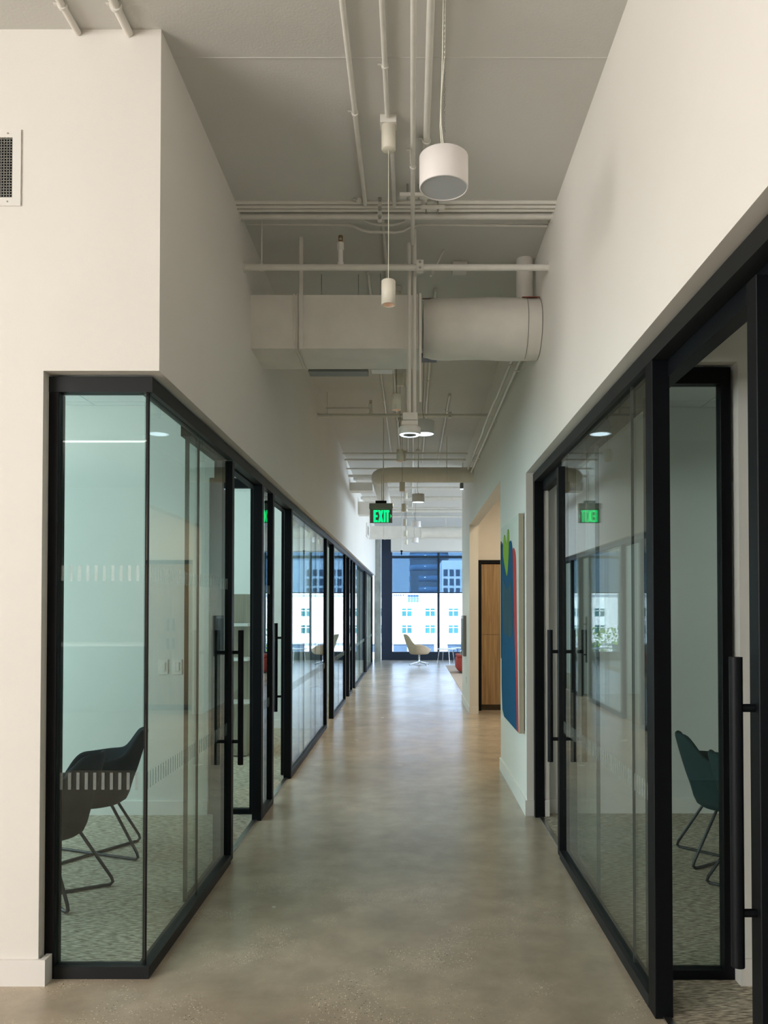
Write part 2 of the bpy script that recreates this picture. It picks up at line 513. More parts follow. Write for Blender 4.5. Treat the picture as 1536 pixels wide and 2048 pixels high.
        COL.objects.link(o)
        if parent is not None:
            o.parent = parent
            if 'wx' in parent:
                o['wx'], o['wy'], o['wz'] = parent['wx'], parent['wy'], parent['wz']
        elif loc is not None:
            o.location = loc
        if solid:
            md = o.modifiers.new('thickness', 'SOLIDIFY'); md.thickness = solid; md.offset = 0
        if sub:
            md = o.modifiers.new('smooth', 'SUBSURF'); md.levels = sub; md.render_levels = sub
        return o


def root(name, loc, label=None, cat=None, group=None, kind=None, world=True):
    o = bpy.data.objects.new(name, None)
    o.empty_display_size = 0.1
    COL.objects.link(o)
    o.location = loc
    if world:
        o['wx'], o['wy'], o['wz'] = [float(c) for c in loc]
    tag(o, label, cat, group, kind)
    return o


def tag(o, label=None, cat=None, group=None, kind=None):
    if label: o['label'] = label
    if cat: o['category'] = cat
    if group: o['group'] = group
    if kind: o['kind'] = kind
    return o


def copy_tree(o, parent=None):
    c = o.copy(); COL.objects.link(c)
    if parent is not None: c.parent = parent
    for ch in list(o.children):
        copy_tree(ch, c)
    return c


def struct(name, mb, m, label=None):
    o = mb.build(name, m)
    o['kind'] = 'structure'
    if label: o['label'] = label
    o['category'] = name.split('_')[0]
    return o


def X_at(px, y):
    return (px - 822) / FPX * y


def Z_at(py, y):
    c_, s_ = cos(PITCH), sin(PITCH)
    ppy = 1219 - FPX * math.tan(PITCH)
    b = (ppy - py) / FPX
    t = y / (c_ - b * s_)
    return EYE + t * (s_ + b * c_)


# ------------------------------------------------------------------ large structure
CZ = 4.0           # corridor ceiling
XLW, XRW = -1.055, 0.872
XLF, XRF = -1.10, 0.925
YF = 3.25

struct('floor', MB().box(-9, 9.2, -9.2, 24.3, -0.2, 0), FLOORM, 'polished grey-brown concrete corridor floor')

# corridor, lobby and lounge ceiling slab, in panels with a seam across near the camera
cp = MB()
cp.box(-9, 9.2, -9.2, 3.42, CZ, CZ + 0.2)
cp.box(-9, 9.2, 3.42, 24.3, CZ, CZ + 0.2)
cp.box(-9, 9.2, 3.417, 3.422, CZ - 0.002, CZ)
struct('ceiling', cp, CEIL, 'painted grey-white concrete ceiling over the corridor')

wl = MB()
wl.box(-1.54, -8.9, YF, YF + 0.14, 0, CZ)
wl.box(-1.54, XLW, YF, YF + 0.14, 2.55, CZ)
wl.box(XLW, XLW - 0.14, YF + 0.14, 23.0, 2.55, CZ)
struct('wall_left', wl, PAINT, 'cream painted wall above the left glass storefront and beside it')

wr_ = MB()
wr_.box(XRW, XRW + 0.14, -0.5, 5.90, 2.585, CZ)
wr_.box(XRW, XRW + 0.13, 5.90, 7.60, 0, CZ)
wr_.box(XRW, XRW + 0.13, 7.60, 11.60, 2.81, CZ)
wr_.box(XRW, XRW + 0.13, 11.60, 13.30, 0, CZ)
struct('wall_right', wr_, PAINT, 'white painted right corridor wall above glass storefront and around alcove')

# alcove shell
wa = MB()
wa.box(XRW + 0.13, 4.6, 12.0, 12.15, 2.31, CZ)
wa.box(2.55, 4.6, 12.0, 12.15, 0, 2.31)
wa.box(XRW + 0.13, 4.6, 12.45, 12.6, 0, CZ)
wa.box(4.6, 4.75, 6.0, 12.6, 0, CZ)
wa.box(XRW + 0.13, 4.6, 6.10, 6.25, 0, CZ)
struct('wall_alcove', wa, PAINT, 'cream wall around and above the oak cabinets in the alcove')
struct('ceiling_alcove', MB().box(XRW + 0.13, 4.6, 6.25, 12.0, 3.4, 3.5), CEIL, 'alcove ceiling')

# room partitions left
YP = [5.90, 10.20, 14.30, 19.0]
for i, y in enumerate(YP):
    w = MB()
    if i == 0:
        w.box(-1.53, -5.6, y, y + 0.14, 0, 3.3)
        w.box(-1.53, XLW - 0.14, y, y + 0.14, 2.55, 3.3)
    else:
        w.box(-1.19, -5.6, y, y + 0.14, 0, 3.3)
    struct('wall_partition_left', w, ROOMW, 'white partition wall between left glass rooms, number %d from camera' % (i + 1))
w = MB(); w.box(-5.6, -5.75, YF + 0.14, 23.0, 0, 3.3)
struct('wall_rooms_left', w, ROOMW, 'white rear wall of the left glass rooms')
# room partitions right
w = MB()
w.box(1.365, 5.4, 3.24, 3.37, 0, 3.3)
w.box(XRW + 0.14, 1.365, 3.24, 3.37, 2.585, 3.3)
struct('wall_partition_right', w, ROOMW, 'white partition wall beside the narrow framed sidelight at right')
w = MB(); w.box(5.4, 5.5, -0.5, 6.1, 0, 3.3)
w.box(1.0, 5.4, 5.95, 6.1, 0, 3.3)
w.box(1.0, 5.4, -0.6, -0.5, 0, 3.3)
struct('wall_rooms_right', w, ROOMW, 'grey-white rear walls of the right glass rooms')

# dropped tile ceilings of the rooms
def tile_ceiling(name, x0, x1, y0, y1, z, label):
    b = MB().box(x0, x1, y0, y1, z + 0.012, z + 0.06)
    o = struct(name, b, GASK, label)
    sx = 1 if x1 > x0 else -1
    base = None
    nx = int(abs(x1 - x0) / 0.6) + 1
    ny = int(abs(y1 - y0) / 1.2) + 1
    for i in range(nx):
        for j in range(ny):
            xa = x0 + sx * 0.6 * i; xb = min(max(x0, x1), max(min(x0, x1), xa + sx * 0.6))
            ya = y0 + 1.2 * j; yb = min(y1, ya + 1.2)
            if abs(xb - xa) < 0.05 or yb - ya < 0.05: continue
            t = MB().box(xa + sx * 0.004, xb - sx * 0.004, ya + 0.004, yb - 0.004, z, z + 0.02)
            t.build('tile', TILEM, o)

tile_ceiling('ceiling_left_corner_room', -1.2, -5.6, 3.39, 5.90, 3.10, 'white tiled ceiling of the left corner room')
tile_ceiling('ceiling_left_second_room', -1.2, -5.6, 6.04, 10.2, 3.10, 'white tiled ceiling of the second left room')
tile_ceiling('ceiling_right_room', 1.02, 5.4, 3.37, 5.95, 3.10, 'white tiled ceiling of the right room')
struct('ceiling_right_near_room', MB().box(1.02, 5.4, -0.5, 3.24, 3.1, 3.16), TILEM, 'ceiling of the nearest right room')
struct('ceiling_left_far_rooms', MB().box(-1.2, -5.6, 10.34, 23.0, 3.1, 3.16), TILEM, 'ceiling of the far left rooms')

# carpets of the rooms and the lounge
struct('floor_added_dark_sheet', MB().box(-7, 5.5, -9.0, -0.9, 0, 0.006), mat('reflection_dimming_dark', (0.06, 0.06, 0.055, 1), 0.95, noise=0.2, nscale=60), 'added charcoal floor sheet behind the camera, dims glass reflections')  # unseen dark sheet, added to weaken the lobby's reflection in the glass
struct('floor_carpet_left', MB().box(-1.165, -5.6, YF + 0.06, 23.0, 0, 0.006), CARPET, 'beige and grey loop carpet in left glass rooms')
struct('floor_carpet_right', MB().box(0.985, 5.4, -0.4, 5.95, 0, 0.006), CARPET, 'beige and grey loop carpet in right glass rooms')
struct('floor_carpet_lounge', MB().box(0.955, 8.6, 13.35, 21.6, 0, 0.006), CARPETL, 'pinkish beige carpet in the lounge at the corridor end')

# lobby behind the camera
w = MB()
w.box(-9, 9.2, -9.2, -9.0, 0, CZ)
w.box(-7.0, -7.2, -9.0, YF, 0, 0.4); w.box(-7.0, -7.2, -9.0, YF, 3.8, CZ)
w.box(-7.0, -7.2, -9.0, -6.6, 0.4, 3.8); w.box(-7.0, -7.2, 0.2, YF, 0.4, 3.8)
w.box(5.5, 5.7, -9.0, -0.5, 0, CZ)
struct('wall_lobby', w, PAINT, 'lobby walls behind the camera')
w = MB()
w.box(8.6, 8.8, 13.3, 24.0, 0, 0.3); w.box(8.6, 8.8, 13.3, 24.0, 3.3, CZ)
w.box(XRW + 0.13, 8.8, 13.1, 13.3, 0, CZ)
for y in (13.3, 18.0, 23.4):
    w.box(8.6, 8.8, y, y + 0.6, 0.3, 3.3)
struct('wall_lounge', w, PAINT, 'white lounge walls at the right beyond the corridor')

# baseboards
b = MB()
b.box(-1.53, -8.9, YF - 0.014, YF, 0, 0.107)
b.box(-1.53, -1.506, YF - 0.014, YF + 0.05, 0, 0.107)
struct('baseboard_left', b, TRIMW, 'white baseboard of the left front wall')
b = MB()
b.box(XRW - 0.013, XRW, 5.90, 7.60, 0, 0.115)
b.box(XRW - 0.013, XRW + 0.13, 5.887, 5.90, 0, 0.115)
b.box(XRW - 0.013, XRW, 11.60, 13.30, 0, 0.11)
b.box(XRW - 0.013, XRW + 0.13, 11.587, 11.60, 0, 0.11)
struct('baseboard_right', b, TRIMW, 'white baseboard of the right corridor wall')
b = MB()
b.box(-1.53, -5.6, 5.886, 5.90, 0.006, 0.11)
b.box(-1.2, -5.6, 10.186, 10.20, 0.006, 0.11)
struct('baseboard_left_rooms', b, TRIMW, 'baseboard in the left rooms')
b = MB()
b.box(1.366, 5.4, 3.226, 3.24, 0.006, 0.115)
b.box(1.352, 1.366, 3.226, 3.39, 0.006, 0.115)
b.box(1.02, 5.4, 5.936, 5.95, 0.006, 0.115)
b.bbox(1.0, 1.035, 5.84, 5.95, 0.006, 0.13, 0.003)
struct('baseboard_right_rooms', b, TRIMW, 'baseboard in the right rooms')
b = MB().box(1.0, 1.035, 5.86, 5.95, 0.13, 2.5)
struct('trim_1', b, TRIMW, 'pale drywall return beside the right doorway post')

# metal threshold strips between concrete and carpet
b = MB()
b.box(-1.13, -1.165, 4.85, 5.76, 0, 0.009)
b.box(-1.13, -1.165, 6.27, 7.18, 0, 0.009)
struct('trim_2', b, STEEL, 'thin metal threshold strip at the left doorways')
b = MB()
b.box(0.955, 0.985, 2.13, 2.99, 0, 0.009)
b.box(0.955, 0.985, 4.94, 5.84, 0, 0.009)
struct('trim_3', b, STEEL, 'thin metal threshold strip at the right doorways')

# ------------------------------------------------------------------ glass storefronts
HZL, HZR = 2.54, 2.575
t = MB()
t.box(XLF, XLF - 0.058, 3.30, 22.42, 2.475, HZL)
t.box(-1.54, XLF - 0.058, 3.30, 3.355, 2.475, HZL)
struct('trim_4', t, HEADM, 'dark metal head channel over the left storefront')
t = MB()
t.box(XLF - 0.062, XLF - 0.115, 4.10, 22.42, 2.465, 2.545)
struct('trim_5', t, BLACK, 'black sliding door track along left storefront')
t = MB(); t.box(XRF, XRF + 0.06, -0.4, 5.90, 2.51, HZR)
struct('trim_6', t, HEADM, 'dark metal head channel over the right storefront')
t = MB()
t.box(XRF + 0.062, XRF + 0.12, -0.4, 5.90, 2.445, 2.565)
struct('trim_7', t, BLACK, 'black sliding door track along right storefront')


def dashes(side, xs, y0, y1, pane):
    """two bands of frosted film dashes on one pane (flat print, one joined piece)"""
    for zc, hh in (((0.822, 0.036), (1.705, 0.033)) if (side < 0 and y0 < 6) else ((0.822, 0.036),)):
        m = MB()
        y = y0 + 0.03
        while y < y1 - 0.02:
            m.box(xs, xs + 0.0006 * (1 if side > 0 else -1), y, y + 0.010, zc - hh, zc + hh)
            y += 0.0355
        o = m.build('frosted_dashes', FROST if zc < 1 else FAINT, pane)
        o['kind'] = 'stuff'


def storefront(name, side, ya, yb, joints, label, seal=None, posta=True, postb=True, pwa=0.075, pwb=0.07, band=True, top=None):
    xo = XLF if side < 0 else XRF
    d = side
    ztop = 2.475 if side < 0 else 2.51
    r = root(name, (xo, (ya + yb) / 2, 0), label, 'window', kind='structure')
    y0, y1 = (ya if posta or ya > 3.35 else 3.30), yb
    if posta:
        MB().bbox(xo, xo + d * 0.068, ya, ya + pwa, 0, ztop, 0.002).build('post', BLACK, r); y0 = ya + pwa
    if postb:
        MB().bbox(xo, xo + d * 0.068, yb - pwb, yb, 0, ztop, 0.002).build('post', BLACK, r); y1 = yb - pwb
    MB().box(xo, xo + d * 0.058, y0, y1, 0, 0.05).build('sill_channel', HEADM, r)
    js = [y0] + list(joints) + [y1]
    for a, b_ in zip(js[:-1], js[1:]):
        p = MB().box(xo + d * 0.022, xo + d * 0.032, a + (0.0015 if a != y0 else 0), b_ - (0.0015 if b_ != y1 else 0), 0.05, ztop).build('glass_pane', GLASS, r)
        if band: dashes(side, xo + d * 0.0214, a, b_, p)
    for j in joints:
        MB().box(xo + d * 0.021, xo + d * 0.033, j - 0.0015, j + 0.0015, 0.05, ztop).build('butt_joint', GASK, r)
    return r


def handle(parent, side, y, inner):
    """round bar pull with two standoffs; inner = on the room side"""
    xo = XLF if side < 0 else XRF
    if inner: xb = xo + side * 0.165; xs = xo + side * 0.11
    else: xb = xo - side * 0.050; xs = xo
    h = MB().tube([(xb, y, 0.595), (xb, y, 1.422)], 0.0175, 20).build('pull_handle', BLACK, parent)
    for z in (0.737, 1.285):
        MB().tube([(xs, y, z), (xb, y, z)], 0.011, 14).build('standoff', BLACK, h)


def slider(name, side, ya, yb, lead, label, outer=True, inner=True):
    """sliding glass door leaf; lead = the y end that carries the stile and handles"""
    xo = XLF if side < 0 else XRF
    d = side
    r = root(name, (xo + d * 0.09, (ya + yb) / 2, 0), label, 'door', kind='structure')
    ztop = 2.465 if side < 0 else 2.45
    if lead == 'far': s0, s1, t0, t1, g0, g1 = yb - 0.06, yb, ya, ya + 0.012, ya + 0.012, yb - 0.06
    else: s0, s1, t0, t1, g0, g1 = ya, ya + 0.06, yb - 0.012, yb, ya + 0.06, yb - 0.012
    MB().bbox(xo + d * (0.0 if outer else 0.072), xo + d * 0.112, s0, s1, 0.012, ztop, 0.002).build('stile', BLACK, r)
    MB().box(xo + d * 0.080, xo + d * 0.100, t0, t1, 0.012, ztop).build('edge_seal', GASK, r)
    MB().box(xo + d * 0.085, xo + d * 0.095, g0, g1, 0.02, ztop).build('glass_pane', GLASS, r)
    MB().box(xo + d * 0.080, xo + d * 0.10, g0, g1, 0.012, 0.03).build('bottom_rail', BLACK, r)
    yh = (s0 + s1) / 2
    if outer: handle(r, side, yh, False)
    if inner: handle(r, side, yh, True)
    return r


def sidelight(name, y, xa, xb, ztop, label):
    r = root(name, ((xa + xb) / 2, y, 0), label, 'window', kind='structure')
    if xa > xb: xa, xb = xb, xa
    MB().bbox(xa, xa + 0.045, y, y + 0.05, 0, ztop, 0.002).build('stile', BLACK, r)
    MB().bbox(xb - 0.045, xb, y, y + 0.05, 0, ztop, 0.002).build('stile', BLACK, r)
    MB().box(xa + 0.045, xb - 0.045, y, y + 0.05, ztop - 0.07, ztop).build('top_rail', BLACK, r)
    MB().box(xa + 0.045, xb - 0.045, y, y + 0.05, 0, 0.045).build('bottom_rail', BLACK, r)
    MB().box(xa + 0.045, xb - 0.045, y + 0.02, y + 0.03, 0.045, ztop - 0.07).build('glass_pane', GLASS, r)
    return r


# left corner window with its pane facing the camera
r = storefront('window_1', -1, 3.31, 4.79, [4.12], 'corner glass of the left room, around the white wall end', posta=False, postb=False)
MB().bbox(-1.54, -1.497, 3.30, 3.365, 0, 2.475, 0.002).build('post', BLACK, r)
MB().box(-1.497, XLF - 0.058, 3.30, 3.355, 0, 0.05).build('sill_channel', HEADM, r)
p = MB().box(-1.497, XLF - 0.022, 3.322, 3.332, 0.05, 2.475).build('glass_pane', GLASS, r)
MB().box(XLF - 0.034, XLF - 0.020, 3.32, 3.332, 0.05, 2.475).build('corner_gasket', BLACK, r)
for zc, hh in ((0.822, 0.036), (1.705, 0.033)):
    m = MB()
    x = -1.49
    while x < XLF - 0.03:
        m.box(x, x + 0.013, 3.3214, 3.322, zc - hh, zc + hh); x += 0.0355
    o = m.build('frosted_dashes', FROST if zc < 1 else FAINT, p); o['kind'] = 'stuff'
storefront('window_2', -1, 5.75, 6.27, [], 'narrow glass pane between first and second left doorways')
storefront('window_3', -1, 7.17, 10.25, [8.2, 9.2], 'wide glass front of the second left room')
storefront('window_4', -1, 11.10, 13.20, [12.15], 'glass front of the third left room')
storefront('window_5', -1, 13.93, 14.70, [], 'narrow far glass pane on the left, between two doorways', pwa=0.1)
storefront('window_6', -1, 15.38, 18.85, [17.1], 'long far glass front on the left', band=True)
storefront('window_7', -1, 19.26, 22.42, [20.8], 'last glass front on the left before the concrete column', pwa=0.12, pwb=0.12)
sidelight('window_8', 5.91, -1.175, -1.525, 2.545, 'black framed sidelight inside first left doorway')
# right
storefront('window_9', 1, 2.98, 4.885, [3.345], 'right glass front reflecting the green exit sign', postb=False, pwa=0.085)
r = root('window_10', (XRF, 5.87, 0), 'black end post of the right storefront beside the canvas wall', 'window', kind='structure')
MB().bbox(XRF, XRF + 0.068, 5.835, 5.90, 0, 2.51, 0.002).build('post', BLACK, r)
storefront('window_11', 1, -0.4, 1.10, [], 'nearest right glass front beside the camera', postb=False)
sidelight('window_12', 3.28, 0.995, 1.352, 2.575, 'black framed sidelight inside the near right doorway')

slider('door_1', -1, 4.13, 4.85, 'far', 'first sliding glass door on the left, slid open behind corner glass', inner=False)
slider('door_2', -1, 7.28, 8.28, 'near', 'second sliding glass door on the left with handle inside', outer=False)
slider('door_3', -1, 9.28, 10.27, 'far', 'third sliding glass door on the left', outer=False)
slider('door_4', -1, 12.22, 13.22, 'far', 'fourth sliding glass door on the left', outer=False)
slider('door_5', -1, 14.05, 15.0, 'near', 'fifth sliding glass door on the left', outer=False)
slider('door_6', 1, 4.24, 4.945, 'far', 'sliding glass door on the right, slid open beside exit sign reflection')
slider('door_7', 1, 1.12, 2.135, 'far', 'nearest right sliding glass door with long black handle')

# ------------------------------------------------------------------ far window wall
YW = 24.0
XC0 = -0.575
BAY = 1.42
r = root('window_13', (2.5, YW, 0), 'full-height navy framed window wall closing the corridor', 'window', kind='structure')
MB().box(X_at(763, YW), XC0, YW - 0.1, YW + 0.15, 0, CZ).build('corner_panel', NAVY, r)
MB().box(XC0, 8.6, YW - 0.08, YW + 0.12, 0, 0.255).build('base_panel', NAVY, r)
MB().box(XC0, 8.6, YW - 0.02, YW + 0.06, 3.125, 3.205).build('transom', NAVY, r)
xs = [XC0 + BAY * i for i in range(0, 7)]
for x in xs[1:]:
    MB().box(x - 0.035, x + 0.035, YW - 0.05, YW + 0.08, 0.255, 3.9).build('mullion', NAVY, r)
for a, b_ in zip(xs, xs[1:] + [8.6]):
    for z0, z1 in ((0.255, 3.125), (3.205, 3.9)):
        MB().box(a + 0.035, b_ - 0.035, YW + 0.01, YW + 0.025, z0, z1).build('glass_pane', WGLASS, r)
struct('trim_8', MB().box(X_at(782, 23.4), 8.6, 23.3, 23.88, 3.30, CZ), PAINT, 'white boxed soffit above the far windows')
struct('wall_far_left', MB().box(-1.2, -5.75, 23.0, 23.2, 0, CZ), PAINT, 'end wall of the left rooms')
o = MB().box(-1.085, X_at(762, 23.3), 23.02, 23.5, 0, CZ).build('column', CONCR)
tag(o, 'raw grey concrete column at the far left corner', 'column', kind='structure')
# roller shades
for i, (a, b_) in enumerate(zip(xs, xs[1:] + [8.55])):
    r = root('roller_shade', ((a + b_) / 2, 23.9, 3.3), ['half lowered translucent roller shade left of the far mullion', 'half lowered translucent roller shade right of the far mullion',
        'third roller shade from the navy corner panel', 'fourth roller shade from the navy corner panel', 'fifth roller shade from the navy corner panel', 'sixth roller shade from the navy corner panel', 'last roller shade at the lounge corner'][i], 'roller shade', 'roller shades on the far windows')
    MB().box(a + 0.003, b_ - 0.003, 23.905, 23.908, 2.075, 3.30).build('fabric', SHADEM, r)
    MB().box(a + 0.003, b_ - 0.003, 23.897, 23.915, 2.045, 2.078).build('hem_bar', NAVY, r)

# lobby window frames (behind the camera, seen only in reflections)
r = root('window_14', (-7.1, -3.2, 0.4), 'tall lobby window behind the camera', 'window', kind='structure')
for y in (-6.6, -4.9, -3.2, -1.5, 0.14):
    MB().box(-7.12, -7.04, y, y + 0.06, 0.4, 3.8).build('mullion', NAVY, r)
MB().box(-7.09, -7.075, -6.6, 0.2, 0.4, 3.8).build('glass_pane', WGLASS, r)
r = root('window_15', (8.7, 18.5, 0.3), 'lounge side windows', 'window', kind='structure')
for y0, y1 in ((13.9, 18.0), (18.6, 23.4)):
    MB().box(8.69, 8.705, y0, y1, 0.3, 3.3).build('glass_pane', WGLASS, r)

# ------------------------------------------------------------------ outside
o = struct('ground', MB().box(-150, 150, 24.5, 260, -14.2, -14), GRNDM, 'street level ground outside')
K = 110 / FPX
def facade(name, x0, x1, y, depth, z0, z1, m, label):
    r = root(name, ((x0 + x1) / 2, y, z0), label, 'building')
    MB().box(x0, x1, y, y + depth, z0, z1).build('wall', m, r)
    return r
def Zb(py): return EYE + (1219 - py) * K
def Xb(px): return (px - 822) * K
bA = facade('building', -16, 60, 110, 14, -14, Zb(1188), FACADE, 'white sunlit building with teal windows beyond the far glass')
MB().box(-16.2, 60.2, 109.6, 110, Zb(1189), Zb(1187)).build('parapet', FACADE, bA)
MB().box(-16, 60, 109.7, 110, Zb(1287.5), Zb(1286)).build('ledge', FACADG, bA)
mw = {}
for row, (ya, yb) in enumerate(((1217, 1232), (1250.5, 1266))):
    for c_ in range(-2, 12):
        xa = Xb(804 + 46.6 * c_); xb = Xb(823 + 46.6 * c_)
        f = MB().box(xa, xb, 109.93, 109.99, Zb(yb), Zb(ya)).build('window', PANEX, bA)
        g = MB()
        xm = (xa + xb) / 2; zt = Zb(ya + 4.5)
        g.box(xm - 0.06, xm + 0.06, 109.86, 109.93, Zb(yb), Zb(ya)); g.box(xa, xb, 109.86, 109.93, zt - 0.05, zt + 0.05)
        g.build('glazing_bar', FACADE, f)
for c_ in range(-3, 12):
    xa = Xb(787 + 54 * c_); xb = Xb(814 + 54 * c_)
    MB().box(xa, xb, 109.93, 109.99, Zb(1304), Zb(1289)).build('window', GLASSD, bA)
for i in range(4):
    for k_ in range(3):
        MB().box(Xb(815.5 + 5.6 * i), Xb(820.3 + 5.6 * i), 109.93, 109.99, Zb(1194.3 + 5 * k_), Zb(1190 + 5 * k_)).build('window', GLASSB, bA)
for px0 in (789, 793, 797, 801, 806):
    MB().box(Xb(px0), Xb(px0 + 1.6), 109.93, 109.99, Zb(1192), Zb(1189)).build('window', GLASSB, bA)
# dark rounded tower, stepped
bB = root('building', (Xb(855) * 1.7, 187, -14), 'rounded blue-grey tower behind roller shade, left of the mullion', 'building')
cxb = Xb(858) * 1.7
MB().lathe([(4.6, -14), (4.6, (Zb(1098) * 1.7))], cxb, 187, 40).disc(cxb, 187, (Zb(1098) * 1.7), 4.6, 40, True).build('wall', TOWER, bB)
for k_ in range(12):
    z = 3 + 2.6 * k_
    if z < (Zb(1098) * 1.7) - 1.5: MB().lathe([(4.6, z), (4.75, z), (4.75, z + 1.3), (4.6, z + 1.3)], cxb, 187, 40).build('window_band', GLASSB, bB)
MB().box(Xb(822) * 1.7, cxb - 2, 183, 186.5, -14, Zb(1152) * 1.7).build('low_wing', TOWER, bB)
bC = facade('building', Xb(884) * 1.3, Xb(1060) * 1.3, 143, 20, -14, (1219 - 1120) * K * 1.3 + 1.5, FACADE, 'pale stone building with square windows behind roller shade at right')
for row in range(4):
    for c_ in range(10):
        x = Xb(887 + 12.3 * c_) * 1.3; z = EYE + (1219 - (1139 + 18.5 * row)) * K * 1.3
        f = MB().box(x, x + 0.75, 142.9, 143, z - 1.2, z).build('window', GLASSD, bC)
bE = facade('building', 62, 110, 120, 30, -14, 26, FACADE, 'white office block far to the right with gridded windows')
for row in range(9):
    for c_ in range(12):
        x = 63 + c_ * 3.8; z = -6 + row * 3.4
        MB().box(x, x + 2.2, 119.9, 120, z, z + 1.8).build('window', GLASSD, bE)
# trees to the right of the view, seen in the glass
for i, (x, y, h) in enumerate(((14, 44, 15.5), (20, 50, 17), (9.5, 56, 14))):
    r = root('tree', (x, y, -14), ['bare-branched green spring tree outside the lounge windows', 'taller spring tree outside, right of the first', 'small spring tree outside, farthest of three'][i], 'tree', 'trees outside the lounge')
    t = MB().tube([(x, y, -14), (x + 0.2, y, -14 + h * 0.5), (x - 0.1, y, -14 + h * 0.8)], [0.3, 0.2, 0.08], 8)
    for k in range(9):
        a = k * 2.4; z = -14 + h * (0.4 + 0.05 * k)
        t.tube([(x + 0.1, y, z), (x + 1.2 * cos(a), y + 1.2 * sin(a), z + 1.2), (x + 2.0 * cos(a + 0.3), y + 2 * sin(a + 0.3), z + 2.6)], [0.1, 0.06, 0.02], 6)
    t.build('trunk', BARK, r)
    lf = MB()
    for k in range(1500):
        a = random.uniform(0, 2 * pi); rr = random.uniform(0.2, 2.9); z = -14 + h * random.uniform(0.42, 1.02)
        c0 = Vector((x + rr * cos(a), y + rr * sin(a), z))
        u = Vector((random.gauss(0, 1), random.gauss(0, 1), random.gauss(0, 1))).normalized() * 0.12
        v_ = u.cross(Vector((random.gauss(0, 1), random.gauss(0, 1), random.gauss(0, 1)))).normalized() * 0.09
        lf.add([c0 - u, c0 + v_, c0 + u, c0 - v_], [(0, 1, 2, 3)])
    o = lf.build('leaves', LEAF, r); o['kind'] = 'stuff'
#OBJECTS#
# ------------------------------------------------------------------ alcove cabinets
def cabinet(x0, x1, label, hinge):
    r = root('tall_cabinet', ((x0 + x1) / 2, 12.2, 0), label, 'cabinet', 'tall oak cabinets in the alcove')
    MB().box(x0, x1, 12.02, 12.44, 0.09, 2.25).build('body', OAK, r)
    for z0, z1 in ((0.092, 1.162), (1.168, 2.248)):
        xm = (x0 + x1) / 2
        for a, b_ in ((x0 + 0.002, xm - 0.002), (xm + 0.002, x1 - 0.002)):
            d = MB().box(a, b_, 11.998, 12.018, z0, z1).build('door', OAK, r)
            hx = (b_ - 0.05) if b_ < xm + 0.001 else (a + 0.03)
            zz = (z1 - 0.22, z1 - 0.05) if z1 < 2 else (z0 + 0.05, z0 + 0.24)
            MB().bbox(hx, hx + 0.02, 11.975, 11.998, zz[0], zz[1], 0.002).build('handle', BLACK, d)
    MB().box(x0, x1, 12.06, 12.44, 0, 0.09).build('toe_kick', DWOOD, r)
    return r

cabinet(1.082, 1.80, 'tall oak cabinet at the left end, inside the black surround', 0)
cabinet(1.80, 2.54, 'tall oak cabinet deeper in the alcove, beside the first', 0)
struct('trim_9', MB().box(1.01, 1.078, 11.97, 12.44, 0, 2.31).box(1.078, 2.55, 11.97, 12.44, 2.26, 2.31), BLACK, 'black surround framing the oak cabinets')

# ------------------------------------------------------------------ canvas on the right wall
XA = XRW - 0.045
ya_, yb_ = 5.985, 7.15
za_, zb_ = 0.60, 2.29
r = root('abstract_painting', (XRW, (ya_ + yb_) / 2, za_), 'large abstract canvas with blue, lime and coral paint on white wall', 'painting')
MB().box(XA + 0.0008, XRW - 0.006, ya_, yb_, za_, zb_).build('canvas', C_EDGE, r)
MB().box(XA, XA + 0.0008, ya_, yb_, za_, zb_).build('ground_paint', C_CREAM, r)
MB().box(XRW - 0.006, XRW, ya_ + 0.02, yb_ - 0.02, za_ + 0.02, zb_ - 0.02).build('backing_frame', BLACK, r)

def smooth(pts, n=4, closed=True):
    """Chaikin corner cutting"""
    for _ in range(2):
        q = []
        for i in range(len(pts)):
            a = pts[i]; b_ = pts[(i + 1) % len(pts)]
            q += [(a[0] * .75 + b_[0] * .25, a[1] * .75 + b_[1] * .25), (a[0] * .25 + b_[0] * .75, a[1] * .25 + b_[1] * .75)]
        pts = q
    return pts

def wall_shape(name, pix, m, k, sm=True):
    """pix: (u, v) with u 0..1 from the near to the far edge and v 0..1 upwards"""
    P = [(ya_ + (yb_ - ya_) * u, za_ + (zb_ - za_) * v) for u, v in pix]
    if sm: P = smooth(P)
    P = [(min(max(a, ya_ + .002), yb_ - .002), min(max(b_, za_ + .002), zb_ - .002)) for a, b_ in P]
    from mathutils.geometry import tessellate_polygon
    mb = MB(); d = 0.0012 * k
    tris = tessellate_polygon([[Vector((p[0], p[1], 0)) for p in P]])
    n = len(P)
    mb.add([(XA - d, p[0], p[1]) for p in P] + [(XA + 0.0001, p[0], p[1]) for p in P], [tuple(t) for t in tris])
    kk = len(mb.v) - 2 * n
    for i in range(n):
        mb.f.append([kk + i, kk + (i + 1) % n, kk + n + (i + 1) % n, kk + n + i]); mb.sm.append(False)
    o = mb.build(name, m, r)
    return o

